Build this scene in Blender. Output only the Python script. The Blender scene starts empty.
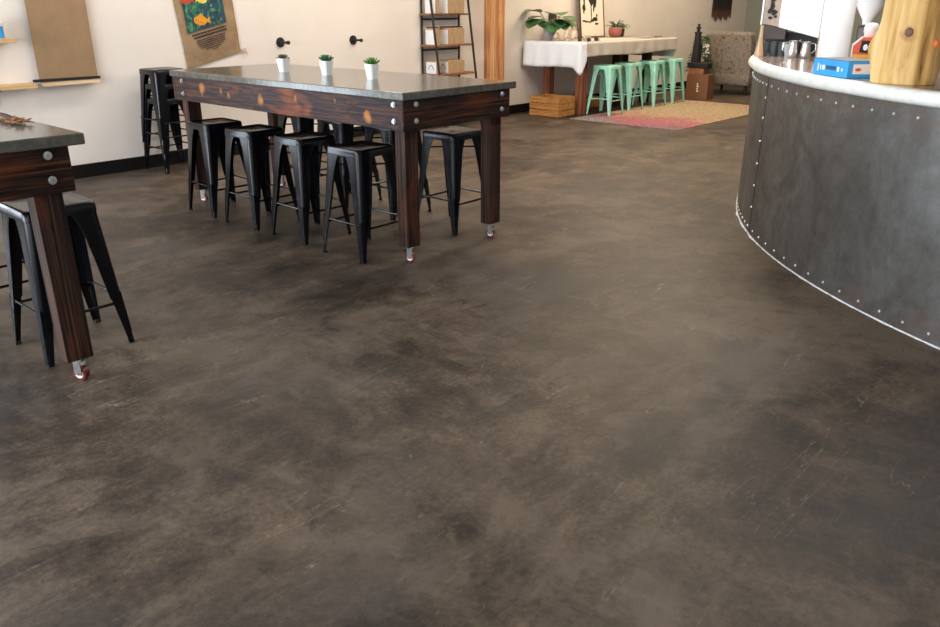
import bpy, bmesh, math, random
from mathutils import Vector, Matrix, noise
random.seed(7)
PI = math.pi
sc = bpy.context.scene
COL = sc.collection

# ------------------------------------------------------------------ materials
def newmat(name):
    m = bpy.data.materials.new(name); m.use_nodes = True
    nt = m.node_tree
    return m, nt, nt.nodes['Principled BSDF'], nt.nodes, nt.links

def setp(b, base=None, rough=None, metal=None, spec=None, coat=None, trans=None, sheen=None):
    if base is not None: b.inputs['Base Color'].default_value = (*base, 1)
    if rough is not None: b.inputs['Roughness'].default_value = rough
    if metal is not None: b.inputs['Metallic'].default_value = metal
    if spec is not None: b.inputs['Specular IOR Level'].default_value = spec
    if coat is not None: b.inputs['Coat Weight'].default_value = coat
    if trans is not None: b.inputs['Transmission Weight'].default_value = trans
    if sheen is not None: b.inputs['Sheen Weight'].default_value = sheen

def ramp(n, stops):
    r = n.new('ShaderNodeValToRGB'); e = r.color_ramp.elements
    while len(e) < len(stops): e.new(0.5)
    for i, (p, c) in enumerate(stops):
        e[i].position = p; e[i].color = (*c, 1) if len(c) == 3 else c
    return r

def coords(n, l, scale=(1, 1, 1), rot=(0, 0, 0), loc=(0, 0, 0), kind='Object'):
    t = n.new('ShaderNodeTexCoord'); m = n.new('ShaderNodeMapping')
    m.inputs['Scale'].default_value = scale; m.inputs['Rotation'].default_value = rot
    m.inputs['Location'].default_value = loc
    l.new(t.outputs[kind], m.inputs['Vector']); return m.outputs['Vector']

def nz(n, l, vec, scale, detail=4, rough=.55, dist=0.0):
    t = n.new('ShaderNodeTexNoise')
    t.inputs['Scale'].default_value = scale; t.inputs['Detail'].default_value = detail
    t.inputs['Roughness'].default_value = rough; t.inputs['Distortion'].default_value = dist
    l.new(vec, t.inputs['Vector']); return t.outputs['Fac']

def mix(n, l, a, b, fac, mode='MIX'):
    m = n.new('ShaderNodeMix'); m.data_type = 'RGBA'; m.blend_type = mode
    for sock, v in ((m.inputs['Factor'], fac), (m.inputs['A'], a), (m.inputs['B'], b)):
        pass
    fs, As, Bs = m.inputs[0], m.inputs[6], m.inputs[7]
    for s, v in ((fs, fac), (As, a), (Bs, b)):
        if isinstance(v, (int, float)): s.default_value = v
        elif isinstance(v, tuple): s.default_value = (*v, 1) if len(v) == 3 else v
        else: l.new(v, s)
    return m.outputs[2]

def math_(n, l, op, a, b=None, c=None):
    m = n.new('ShaderNodeMath'); m.operation = op
    for i, v in enumerate((a, b, c)):
        if v is None: continue
        if isinstance(v, (int, float)): m.inputs[i].default_value = v
        else: l.new(v, m.inputs[i])
    return m.outputs[0]

def bump(n, l, b, h, strength=.2, dist=.01):
    bp = n.new('ShaderNodeBump'); bp.inputs['Strength'].default_value = strength
    bp.inputs['Distance'].default_value = dist
    l.new(h, bp.inputs['Height']); l.new(bp.outputs[0], b.inputs['Normal'])

def plain(name, base, rough=.5, metal=0, var=.12, vscale=12, bumpiness=0.0, **k):
    """a simple surface with slight procedural variation"""
    m, nt, b, n, l = newmat(name)
    setp(b, base, rough, metal, **k)
    f = nz(n, l, coords(n, l), vscale, 4)
    lo = tuple(max(0, c * (1 - var)) for c in base); hi = tuple(min(1, c * (1 + var)) for c in base)
    r = ramp(n, [(.3, lo), (.7, hi)]); l.new(f, r.inputs[0]); l.new(r.outputs[0], b.inputs['Base Color'])
    if bumpiness: bump(n, l, b, f, bumpiness, .004)
    return m

def wood(name, axis, stops, along=1.6, across=28, rough=.5, glow=None, knots=(), seed=0, bumpy=.25, knotcol=(.42, .16, .04), coat=0, spec=.22):
    """grain stretched along an axis; glow = (colour, lo, hi) broad patches of brighter wood;
    knots = list of (x,y,z,r) in object space"""
    m, nt, b, n, l = newmat(name)
    s = [across] * 3; s[axis] = along
    v = coords(n, l, tuple(s), loc=(seed, seed * 1.7, seed * .3))
    g = nz(n, l, v, 1.0, 6, .62, 1.1)
    r = ramp(n, stops); l.new(g, r.inputs[0]); colr = r.outputs[0]
    if glow:
        s2 = [7] * 3; s2[axis] = 2.2
        v2 = coords(n, l, tuple(s2), loc=(seed + 3, 1, seed))
        g2 = nz(n, l, v2, 1.0, 3, .5, .6)
        rr = ramp(n, [(glow[1], (0, 0, 0)), (glow[2], (1, 1, 1))]); l.new(g2, rr.inputs[0])
        f2 = math_(n, l, 'MULTIPLY', rr.outputs[0], g)
        colr = mix(n, l, colr, glow[0], f2)
    if knots:
        oc = coords(n, l)
        w = n.new('ShaderNodeTexNoise'); w.inputs['Scale'].default_value = 18
        l.new(oc, w.inputs['Vector'])
        ad = n.new('ShaderNodeVectorMath'); ad.operation = 'MULTIPLY_ADD'
        l.new(w.outputs['Color'], ad.inputs[0]); ad.inputs[1].default_value = (.05, .05, .05); l.new(oc, ad.inputs[2])
        for (x, y, z, rad) in knots:
            d = n.new('ShaderNodeVectorMath'); d.operation = 'DISTANCE'
            l.new(ad.outputs[0], d.inputs[0]); d.inputs[1].default_value = (x + .025, y + .025, z + .025)
            k = n.new('ShaderNodeMapRange'); k.inputs[1].default_value = rad; k.inputs[2].default_value = rad * .25
            l.new(d.outputs['Value'], k.inputs[0])
            colr = mix(n, l, colr, knotcol, k.outputs[0])
    l.new(colr, b.inputs['Base Color']); setp(b, rough=rough, coat=coat, spec=spec)
    if bumpy: bump(n, l, b, g, bumpy, .006)
    return m

def speckle(name, stops, scale, rough=.3, scale2=4, tint=None, spec=.5, bumpy=0):
    m, nt, b, n, l = newmat(name)
    c = coords(n, l)
    a = nz(n, l, c, scale, 6, .7); bb = nz(n, l, c, scale2, 4, .55, .8)
    f = math_(n, l, 'ADD', math_(n, l, 'MULTIPLY', a, .5), math_(n, l, 'MULTIPLY', bb, .5))
    r = ramp(n, stops); l.new(f, r.inputs[0]); l.new(r.outputs[0], b.inputs['Base Color'])
    setp(b, rough=rough, spec=spec)
    if bumpy: bump(n, l, b, a, bumpy, .003)
    return m

M = {}
def floor_material():
    m, nt, b, n, l = newmat('stained_concrete')
    c = coords(n, l)
    def warp(amount, scale, detail=3):
        w = n.new('ShaderNodeTexNoise'); w.inputs['Scale'].default_value = scale; w.inputs['Detail'].default_value = detail
        l.new(c, w.inputs['Vector'])
        wa = n.new('ShaderNodeVectorMath'); wa.operation = 'MULTIPLY_ADD'
        l.new(w.outputs['Color'], wa.inputs[0]); wa.inputs[1].default_value = (amount, amount, 0); l.new(c, wa.inputs[2])
        return wa.outputs[0]
    w1 = warp(.35, 1.3, 4); w2 = warp(.12, 2.6, 6)
    def mp(scale, rot, loc=(0, 0, 0), src=w1):
        k = n.new('ShaderNodeMapping'); k.inputs['Scale'].default_value = scale
        k.inputs['Rotation'].default_value = (0, 0, rot); k.inputs['Location'].default_value = loc
        l.new(src, k.inputs['Vector']); return k.outputs[0]
    def hi(v, a, z):
        r = ramp(n, [(a, (0, 0, 0)), (z, (1, 1, 1))]); l.new(v, r.inputs[0]); return r.outputs[0]
    big = nz(n, l, mp((1, 1, 1), .3, (.4, 3.1, 0)), .8, 6, .6, .25)
    swA = nz(n, l, mp((1.2, 3.4, 1), .75, (1, 0, 0)), 1.5, 9, .66, .15)       # trowel drags one way
    swB = nz(n, l, mp((3.6, 1.3, 1), .45, (3, 1, 0)), 1.4, 9, .66, .15)       # and across
    mid = nz(n, l, mp((1, 1, 1), 0, (7, 2, 0)), 4.2, 12, .74, .2)
    fine = nz(n, l, c, 42, 8, .75)
    gate = hi(nz(n, l, mp((1, 1, 1), 0, (21, 8, 0)), .9, 2), .45, .55)
    sw = mix(n, l, swA, swB, gate)
    s = math_(n, l, 'ADD', math_(n, l, 'MULTIPLY', big, .30), math_(n, l, 'MULTIPLY', sw, .30))
    s = math_(n, l, 'ADD', s, math_(n, l, 'MULTIPLY', mid, .27))
    s = math_(n, l, 'ADD', s, math_(n, l, 'MULTIPLY', fine, .20))
    r = ramp(n, [(.42, (.0065, .0042, .0034)), (.46, (.0185, .0125, .0094)), (.495, (.039, .0270, .0192)), (.535, (.066, .0465, .0325)), (.605, (.140, .104, .073))])
    l.new(s, r.inputs[0]); colr = r.outputs[0]
    # worn patches with one crisp side
    for k, (sc_, rot, loc, lo, colx, am) in enumerate([(1.0, .7, (1.3, .2, 0), .60, (.105, .080, .060), .5), (1.9, 1.3, (8.3, 4.2, 0), .70, (.12, .092, .07), .55), (1.7, -.3, (5.3, 2.2, 0), .72, (.030, .022, .016), .15)]):
        vo = n.new('ShaderNodeTexVoronoi'); vo.feature = 'F1'; vo.inputs['Scale'].default_value = sc_
        l.new(mp((1, 1.6, 1), rot, loc, w2), vo.inputs['Vector'])
        sep = n.new('ShaderNodeSeparateColor'); l.new(vo.outputs['Color'], sep.inputs[0])
        f = math_(n, l, 'MULTIPLY', hi(sep.outputs[0], lo, lo + .03), hi(math_(n, l, 'ADD', math_(n, l, 'MULTIPLY', mid, .5), math_(n, l, 'MULTIPLY', big, .5)), .44, .58))
        colr = mix(n, l, colr, colx, math_(n, l, 'MULTIPLY', f, am))
    # chalky scuffs breaking through the stain
    sc1 = math_(n, l, 'MULTIPLY', hi(nz(n, l, mp((2.2, 1, 1), 1.1, (2, 9, 0), w2), 3.1, 12, .78, .5), .56, .66), hi(big, .42, .6))
    colr = mix(n, l, colr, (.155, .120, .086), math_(n, l, 'MULTIPLY', sc1, .75))
    sc2 = math_(n, l, 'MULTIPLY', hi(nz(n, l, mp((1, 2.4, 1), .2, (12, 4, 0), w2), 3.6, 12, .78, .5), .57, .66), gate)
    colr = mix(n, l, colr, (.008, .006, .005), math_(n, l, 'MULTIPLY', sc2, .65))
    # grey film of sealer here and there
    gf = nz(n, l, mp((1, 1, 1), 0, (11, 5, 0)), .8, 4, .5, .3)
    colr = mix(n, l, colr, (.050, .047, .050), math_(n, l, 'MULTIPLY', hi(gf, .54, .66), .35))
    # thin pale and dark scratches
    for k, (rot, sh, colx, am) in enumerate([(.5, 0, (.23, .19, .14), .6), (-.9, 4, (.21, .17, .13), .5), (1.6, 9, (.012, .009, .007), .7), (.15, 15, (.23, .19, .14), .5)]):
        sv = nz(n, l, mp((1.0, 9, 1), rot, (sh, sh, 0), c), 1.1, 2, .5, .2)
        ln = ramp(n, [(.494, (0, 0, 0)), (.5, (1, 1, 1)), (.506, (0, 0, 0))]); l.new(sv, ln.inputs[0])
        gt = math_(n, l, 'MULTIPLY', hi(nz(n, l, mp((1, 1, 1), 0, (sh + 2, 3, 0)), 1.9, 4), .55, .62), hi(fine, .4, .6))
        colr = mix(n, l, colr, colx, math_(n, l, 'MULTIPLY', math_(n, l, 'MULTIPLY', ln.outputs[0], gt), min(1, am * 1.5)))
    l.new(colr, b.inputs['Base Color'])
    rr = n.new('ShaderNodeMapRange'); rr.inputs[1].default_value = .38; rr.inputs[2].default_value = .62
    rr.inputs[3].default_value = .40; rr.inputs[4].default_value = .60
    l.new(s, rr.inputs[0]); l.new(rr.outputs[0], b.inputs['Roughness'])
    setp(b, spec=.25)
    h = math_(n, l, 'ADD', math_(n, l, 'MULTIPLY', mid, .6), math_(n, l, 'MULTIPLY', fine, .25))
    bump(n, l, b, h, .35, .008)
    return m
M['floor'] = floor_material()

def wall_material(name, col, var=.04):
    m, nt, b, n, l = newmat(name)
    c = coords(n, l)
    a = nz(n, l, c, 1.4, 5, .6); f = nz(n, l, c, 60, 3)
    r = ramp(n, [(.3, tuple(x * (1 - var) for x in col)), (.7, tuple(min(1, x * (1 + var)) for x in col))])
    l.new(a, r.inputs[0]); l.new(r.outputs[0], b.inputs['Base Color']); setp(b, rough=.85, spec=.25)
    bump(n, l, b, f, .08, .003)
    return m
M['wall'] = wall_material('white_plaster', (.78, .715, .655))
M['wall_back'] = wall_material('grey_green_paint', (.30, .31, .26))
M['ceiling'] = wall_material('ceiling_paint', (.6, .58, .55))
M['base'] = plain('black_baseboard_paint', (.006, .0055, .0055), .6, spec=.2)
M['black'] = plain('black_powder_coat', (.0035, .004, .006), .20, 0, .15, 20, spec=.30)
M['blackmat'] = plain('matt_black_iron', (.012, .012, .012), .55)
M['rubber'] = plain('black_rubber', (.012, .012, .012), .8)
M['mint'] = plain('mint_powder_coat', (.36, .76, .63), .35, 0, .08, 10, spec=.5, coat=.2)
M['zinc'] = plain('zinc_plated_steel', (.62, .64, .66), .32, .9, .1, 40)
M['caster_metal'] = plain('worn_caster_steel', (.25, .24, .23), .4, .8, .2, 40)
M['red_wheel'] = plain('red_polyurethane', (.14, .010, .014), .35)
M['white_plastic'] = plain('white_plastic', (.82, .82, .80), .35, 0, .03)
M['white_gloss'] = plain('white_enamel', (.88, .89, .90), .22, 0, .02, coat=.3)
M['pot'] = plain('white_glazed_ceramic', (.86, .86, .84), .25, 0, .03, coat=.3)
M['soil'] = plain('dark_soil', (.02, .014, .01), .95, 0, .4, 80)
M['leaf1'] = plain('olive_brown_succulent', (.07, .085, .025), .5, 0, .7, 30)
M['leaf2'] = plain('deep_green_succulent', (.03, .13, .045), .5, 0, .5, 40)
M['leaf3'] = plain('fresh_green_succulent', (.085, .22, .035), .5, 0, .5, 40)
M['bigleaf'] = plain('glossy_green_leaf', (.06, .16, .05), .4, 0, .8, 9, spec=.6)
M['fern'] = plain('soft_green_fern', (.06, .13, .055), .6, 0, .5, 20)

burn = [(.36, (.004, .0025, .002)), (.46, (.012, .006, .0045)), (.54, (.036, .013, .007)), (.64, (.10, .03, .010))]
M['burn_end'] = wood('charred_pine_end_board', 0, burn, 1.8, 55, .5, glow=((.13, .03, .009), .50, .75), seed=2, coat=0)
M['burn_side'] = wood('charred_pine_side_board', 1, [(.36, (.005, .004, .0045)), (.48, (.020, .012, .012)), (.6, (.075, .028, .017))], 2.6, 55, .5,
    glow=((.46, .11, .022), .58, .78), seed=5, coat=0,
    knots=[(0, .34, .93, .045), (0, .66, 1.0, .02), (0, 1.52, .95, .05), (0, 1.95, .95, .03), (0, 2.05, .98, .03), (0, 2.33, .98, .055), (0, 1.1, .99, .03), (0, .02, .92, .035)])
M['burn_leg'] = wood('charred_pine_leg', 2, [(.36, (.006, .0035, .003)), (.47, (.020, .010, .007)), (.56, (.050, .023, .014)), (.68, (.11, .052, .032))], 1.2, 62, .6,
    glow=((.16, .04, .02), .50, .74), seed=9)
M['concrete'] = speckle('sealed_concrete_top', [(.36, (.050, .048, .038)), (.5, (.085, .081, .067)), (.62, (.135, .128, .108))], 26, .17, 3, spec=.6)
M['post'] = wood('amber_pine_post', 2, [(.3, (.22, .08, .03)), (.46, (.46, .20, .08)), (.58, (.66, .36, .16)), (.72, (.85, .56, .30))], .5, 11, .5, seed=4, bumpy=.1)
M['shelfwood'] = wood('pale_pine_shelf', 0, [(.3, (.45, .28, .12)), (.7, (.72, .50, .26))], 1, 20, .6, seed=3, bumpy=.05)
M['brownshelf'] = wood('brown_shelf_board', 0, [(.3, (.14, .055, .022)), (.7, (.35, .17, .08))], 1, 20, .6, seed=8, bumpy=.05)
M['crate'] = wood('orange_pine_crate', 1, [(.3, (.30, .12, .03)), (.5, (.48, .23, .07)), (.7, (.62, .36, .13))], 2, 24, .6, seed=1, bumpy=.1)
M['redwood'] = wood('red_brown_table_leg', 2, [(.3, (.12, .035, .018)), (.55, (.27, .095, .05)), (.75, (.40, .17, .10))], 1, 16, .6, seed=6, bumpy=.1)
M['darkwood'] = wood('dark_brown_wood', 2, [(.3, (.02, .011, .007)), (.7, (.06, .03, .018))], 1, 16, .6, seed=6, bumpy=.1)
M['log'] = wood('peeled_pine_log', 2, [(.32, (.40, .20, .055)), (.42, (.60, .35, .11)), (.54, (.74, .49, .20)), (.70, (.84, .63, .32))], .8, 7, .5, seed=12,
    knots=[(-.135, -.02, .245, .045)], knotcol=(.36, .17, .07), bumpy=.12)
M['kraft'] = plain('brown_kraft_paper', (.31, .195, .105), .8, 0, .10, 7)
M['kraft_back'] = plain('pale_kraft_tail', (.55, .40, .25), .8, 0, .05, 7)
M['burlap'] = speckle('burlap_weave', [(.3, (.19, .115, .055)), (.5, (.31, .205, .115)), (.7, (.42, .29, .17))], 90, .9, 5, bumpy=.5)
M['slate_ink'] = plain('slate_blue_ink', (.16, .18, .30), .7)
M['bag_ink'] = plain('faded_dark_ink', (.035, .022, .03), .9, 0, .6, 120)
M['bag_blue'] = speckle('deep_blue_print', [(.3, (.008, .010, .03)), (.5, (.02, .05, .09)), (.68, (.03, .12, .10))], 30, .85, 9)
M['bag_green'] = speckle('green_print', [(.38, (.01, .05, .05)), (.5, (.02, .16, .09)), (.62, (.14, .34, .12))], 40, .85, 14)
M['bag_orange'] = speckle('orange_print', [(.3, (.5, .14, .01)), (.6, (.75, .34, .02))], 50, .85, 12)
M['bag_red'] = speckle('red_print', [(.3, (.25, .02, .02)), (.6, (.5, .08, .03))], 50, .85, 12)
M['bag_yellow'] = speckle('yellow_print', [(.3, (.5, .42, .05)), (.6, (.72, .62, .15))], 50, .85, 12)
M['cloth'] = plain('white_cotton_cloth', (.84, .87, .93), .85, 0, .03, 30, bumpiness=.15)
M['linen'] = plain('oatmeal_linen_cloth', (.60, .56, .50), .9, 0, .05, 60, bumpiness=.25)
M['paperwhite'] = plain('white_label_paper', (.82, .82, .84), .7, 0, .02)
M['ink'] = plain('black_ink', (.012, .010, .010), .7, 0, .3, 30)
M['cardboard'] = plain('brown_cardboard', (.19, .085, .04), .8, 0, .08, 8)
M['cardboard2'] = plain('orange_brown_cardboard', (.28, .12, .055), .8, 0, .10, 8)
M['tan_box'] = plain('tan_kraft_box', (.42, .27, .14), .75, 0, .08, 12)
M['glass'] = None
def glass_material(name, tint, a=.25):
    m, nt, b, n, l = newmat(name)
    setp(b, tint, .05, spec=.6)
    f = nz(n, l, coords(n, l), 3, 2)
    mr = n.new('ShaderNodeMapRange'); mr.inputs[3].default_value = a * .9; mr.inputs[4].default_value = a * 1.1
    l.new(f, mr.inputs[0]); l.new(mr.outputs[0], b.inputs['Alpha'])
    return m
M['glass'] = glass_material('smoky_drinking_glass', (.10, .12, .13), .55)
M['clearglass'] = glass_material('clear_drinking_glass', (.55, .60, .60), .45)
M['pane'] = glass_material('window_glass', (.8, .85, .85), .06)

def steel_panel_material():
    m, nt, b, n, l = newmat('aged_steel_sheet')
    c = coords(n, l)
    a = nz(n, l, c, 2.1, 7, .62, .9); f = nz(n, l, c, 14, 6, .65, .3)
    s = math_(n, l, 'ADD', math_(n, l, 'MULTIPLY', a, .65), math_(n, l, 'MULTIPLY', f, .35))
    r = ramp(n, [(.36, (.105, .098, .088)), (.48, (.155, .150, .140)), (.57, (.20, .198, .19)), (.68, (.27, .275, .275))]); l.new(s, r.inputs[0])
    # rust creeping along the lower and upper edge
    sx = n.new('ShaderNodeSeparateXYZ'); l.new(c, sx.inputs[0])
    lo = n.new('ShaderNodeMapRange'); lo.inputs[1].default_value = .22; lo.inputs[2].default_value = .06; l.new(sx.outputs[2], lo.inputs[0])
    hi = n.new('ShaderNodeMapRange'); hi.inputs[1].default_value = .98; hi.inputs[2].default_value = 1.08; l.new(sx.outputs[2], hi.inputs[0])
    e = math_(n, l, 'MAXIMUM', lo.outputs[0], hi.outputs[0])
    v = coords(n, l, (3, 3, 14)); st = nz(n, l, v, 1.3, 6, .6, .4)
    sr = ramp(n, [(.5, (0, 0, 0)), (.62, (1, 1, 1))]); l.new(st, sr.inputs[0])
    colr = mix(n, l, r.outputs[0], (.20, .12, .08), math_(n, l, 'MULTIPLY', math_(n, l, 'MULTIPLY', e, sr.outputs[0]), .5))
    l.new(colr, b.inputs['Base Color']); setp(b, metal=.72)
    rr = n.new('ShaderNodeMapRange'); rr.inputs[1].default_value = .35; rr.inputs[2].default_value = .65
    rr.inputs[3].default_value = .46; rr.inputs[4].default_value = .34; l.new(s, rr.inputs[0]); l.new(rr.outputs[0], b.inputs['Roughness'])
    bump(n, l, b, a, .12, .01)
    return m
M['steel'] = steel_panel_material()
M['rivet'] = plain('bright_rivet_steel', (.80, .80, .78), .35, .6, .05)
M['caulk'] = plain('white_caulk', (.62, .62, .62), .7, 0, .2, 30)
M['granite'] = speckle('brown_speckled_granite', [(.34, (.09, .05, .035)), (.48, (.30, .20, .155)), (.56, (.50, .40, .34)), (.66, (.15, .09, .07))], 30, .12, 60, spec=.6)
M['stone_edge'] = speckle('pale_chiselled_stone', [(.3, (.68, .70, .65)), (.55, (.80, .81, .77)), (.7, (.86, .86, .83))], 6, .35, 12, bumpy=.15)
M['chrome'] = plain('brushed_stainless', (.60, .58, .55), .25, .95, .06, 30)
M['greybrown'] = plain('warm_grey_metal', (.075, .058, .050), .45, .2, .05)
M['cavity'] = plain('dark_machine_recess', (.018, .020, .026), .5, 0, .1)
M['cream_panel'] = plain('warm_tan_panel', (.36, .25, .17), .35, 0, .25, 30)
M['amber'] = plain('amber_glass_bottle', (.50, .33, .19), .25, 0, .08)
M['blue'] = plain('bright_blue_carton', (.035, .36, .80), .5, 0, .05)
M['bluegrey'] = plain('grey_carton_lid', (.16, .18, .22), .6)
M['redcard'] = plain('red_orange_carton', (.72, .10, .035), .5, 0, .05)
M['yellowcard'] = plain('orange_yellow_stripe', (.90, .42, .04), .5, 0, .05)
M['orange_tag'] = plain('fluorescent_orange_paint', (.95, .20, .06), .6, 0, .1)
M['pinkpot'] = plain('coral_pink_pot', (.40, .13, .11), .6, 0, .08)
M['art'] = plain('pale_art_paper', (.80, .70, .60), .8, 0, .03)
M['frame'] = plain('thin_dark_frame', (.10, .06, .03), .5)
M['ceramic'] = speckle('cream_and_rust_ceramic', [(.38, (.30, .12, .06)), (.5, (.72, .58, .42)), (.62, (.85, .78, .66))], 16, .5, 24)
M['greyglass'] = plain('grey_white_ceramic', (.45, .43, .40), .35)
M['darkbox'] = plain('dark_brown_board', (.045, .022, .014), .6)
M['fringe'] = None
m, nt, b, n, l = newmat('brown_black_dyed_yarn')
cz = n.new('ShaderNodeSeparateXYZ'); l.new(coords(n, l), cz.inputs[0])
r = ramp(n, [(0.0, (.15, .055, .035)), (.14, (.09, .035, .022)), (.24, (.016, .011, .011))]); l.new(cz.outputs[2], r.inputs[0])
l.new(r.outputs[0], b.inputs['Base Color']); setp(b, rough=.9); M['fringe'] = m
M['floral'] = speckle('faded_floral_upholstery', [(.36, (.08, .068, .056)), (.44, (.21, .15, .12)), (.50, (.31, .27, .22)), (.56, (.19, .18, .15)), (.62, (.27, .17, .14))], 22, .9, 9, bumpy=.2)
def rug_material():
    m, nt, b, n, l = newmat('faded_dyed_rug')
    c = coords(n, l); sx = n.new('ShaderNodeSeparateXYZ'); l.new(c, sx.inputs[0])
    w = nz(n, l, c, 1.6, 6, .65, .8); f = nz(n, l, c, 18, 6, .7, .4)
    t = math_(n, l, 'ADD', math_(n, l, 'MULTIPLY', sx.outputs[0], .25), math_(n, l, 'MULTIPLY', math_(n, l, 'SUBTRACT', w, .5), .55))
    r = ramp(n, [(0.0, (.22, .15, .19)), (.06, (.36, .13, .15)), (.20, (.38, .17, .16)), (.32, (.42, .28, .19)), (.55, (.42, .32, .20)), (.75, (.41, .30, .19)), (.92, (.42, .23, .18))])
    l.new(t, r.inputs[0])
    # greyed corner by the crate
    g = math_(n, l, 'ADD', math_(n, l, 'MULTIPLY', sx.outputs[1], .6), math_(n, l, 'MULTIPLY', sx.outputs[0], -.55))
    g = math_(n, l, 'ADD', g, math_(n, l, 'MULTIPLY', math_(n, l, 'SUBTRACT', w, .5), .8))
    gr = ramp(n, [(.45, (0, 0, 0)), (.75, (1, 1, 1))]); l.new(g, gr.inputs[0])
    colr = mix(n, l, r.outputs[0], (.24, .20, .20), gr.outputs[0])
    fr = ramp(n, [(.36, (.62, .66, .68)), (.62, (1.25, 1.25, 1.25))]); l.new(f, fr.inputs[0])
    colr = mix(n, l, colr, fr.outputs[0], 1.0, 'MULTIPLY')
    l.new(colr, b.inputs['Base Color']); setp(b, rough=.95, spec=.1); bump(n, l, b, f, .3, .005)
    return m
M['rug'] = rug_material()
M['rug_edge'] = plain('dark_rug_binding', (.06, .03, .05), .95)

# ------------------------------------------------------------------ mesh helper
class MB:
    """collects shapes in world coordinates and links them as ONE mesh object"""
    def __init__(s): s.bm = bmesh.new()
    def box(s, x0, x1, y0, y1, z0, z1, bev=0, mat=None):
        g = bmesh.ops.create_cube(s.bm, size=1)['verts']
        Mx = Matrix.Translation(((x0 + x1) / 2, (y0 + y1) / 2, (z0 + z1) / 2)) @ Matrix.Diagonal((abs(x1 - x0), abs(y1 - y0), abs(z1 - z0), 1))
        if mat is not None: Mx = mat @ Mx
        bmesh.ops.transform(s.bm, matrix=Mx, verts=g)
        if bev:
            ed = {e for v in g for e in v.link_edges}
            bmesh.ops.bevel(s.bm, geom=list(ed), offset=bev, segments=2, profile=.5, affect='EDGES')
        return s
    def tube(s, a, b, r, seg=10, r2=None, caps=True):
        a, b = Vector(a), Vector(b); d = b - a
        q = d.to_track_quat('Z', 'Y').to_matrix().to_4x4()
        bmesh.ops.create_cone(s.bm, cap_ends=caps, segments=seg, radius1=r, radius2=r if r2 is None else r2, depth=d.length,
                              matrix=Matrix.Translation((a + b) / 2) @ q)
        return s
    def path(s, pts, r, seg=8):
        for a, b in zip(pts, pts[1:]): s.tube(a, b, r, seg)
        return s
    def lathe(s, prof, c, seg=24, mat=None, sq=0):
        """prof: (radius, z) list around the vertical through c"""
        rings = []
        for (r, z) in prof:
            ring = []
            for i in range(seg):
                t = 2 * PI * i / seg; k = 1.0
                if sq: k = 1 / max(abs(math.cos(t)), abs(math.sin(t))) ** sq
                p = Vector((c[0] + r * k * math.cos(t), c[1] + r * k * math.sin(t), c[2] + z))
                if mat is not None: p = mat @ p
                ring.append(s.bm.verts.new(p))
            rings.append(ring)
        for A, B in zip(rings, rings[1:]):
            for i in range(seg):
                j = (i + 1) % seg
                s.bm.faces.new((A[i], A[j], B[j], B[i]))
        if prof[0][0] > 1e-5: s.bm.faces.new(list(reversed(rings[0])))
        if prof[-1][0] > 1e-5: s.bm.faces.new(rings[-1])
        return s
    def prism(s, pts, off):
        """closed polygon of 3-D points pushed along the vector off"""
        off = Vector(off)
        A = [s.bm.verts.new(Vector(p)) for p in pts]; B = [s.bm.verts.new(Vector(p) + off) for p in pts]
        n = len(pts)
        s.bm.faces.new(A); s.bm.faces.new(list(reversed(B)))
        for i in range(n):
            j = (i + 1) % n; s.bm.faces.new((A[j], A[i], B[i], B[j]))
        return s
    def loft(s, rings, closed=True, cap=True):
        R = [[s.bm.verts.new(Vector(p)) for p in r] for r in rings]
        n = len(R[0])
        for A, B in zip(R, R[1:]):
            for i in range(n if closed else n - 1):
                j = (i + 1) % n; s.bm.faces.new((A[i], A[j], B[j], B[i]))
        if cap and closed: s.bm.faces.new(list(reversed(R[0]))); s.bm.faces.new(R[-1])
        return s
    def ball(s, c, r, sub=2, scale=(1, 1, 1)):
        bmesh.ops.create_icosphere(s.bm, subdivisions=sub, radius=r, matrix=Matrix.Translation(c) @ Matrix.Diagonal((*scale, 1)))
        return s
    def leaf(s, base, d, up, L, W, th=.002, bend=.3, n=5, fold=.1):
        """a leaf blade with thickness, curving towards up or down"""
        d, up = Vector(d).normalized(), Vector(up)
        side = d.cross(up).normalized(); nn = side.cross(d).normalized()
        rings = []
        for i in range(n + 1):
            t = i / n; w = W * math.sin(PI * min(.97, .08 + .9 * t)) ** .8 * .5
            c = Vector(base) + d * (L * t) - nn * (bend * L * t * t)
            rings.append([c - side * w + nn * fold * w, c - nn * th, c + side * w + nn * fold * w, c + nn * th])
        return s.loft(rings)
    def build(s, name, mat, parent=None, origin=None, smooth=False, **tags):
        me = bpy.data.meshes.new(name)
        bmesh.ops.remove_doubles(s.bm, verts=s.bm.verts, dist=1e-6)
        bmesh.ops.recalc_face_normals(s.bm, faces=s.bm.faces)
        if parent is not None:
            root = parent
            o0 = parent.matrix_basis.translation.copy(); pp = parent.parent
            while pp: o0 += pp.matrix_basis.translation; pp = pp.parent
        else:
            if origin is None:
                vs = [v.co for v in s.bm.verts]
                origin = ((min(v.x for v in vs) + max(v.x for v in vs)) / 2, (min(v.y for v in vs) + max(v.y for v in vs)) / 2, min(v.z for v in vs))
            o0 = Vector(origin)
        bmesh.ops.translate(s.bm, verts=s.bm.verts, vec=-o0)
        s.bm.to_mesh(me); s.bm.free()
        o = bpy.data.objects.new(name, me); COL.objects.link(o)
        me.materials.append(mat)
        if parent is not None: o.parent = parent
        else: o.location = o0
        if smooth:
            for p in me.polygons: p.use_smooth = True
            me.set_sharp_from_angle(angle=math.radians(smooth if smooth is not True else 40))
        for k, v in tags.items(): o[k] = v
        return o

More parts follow.
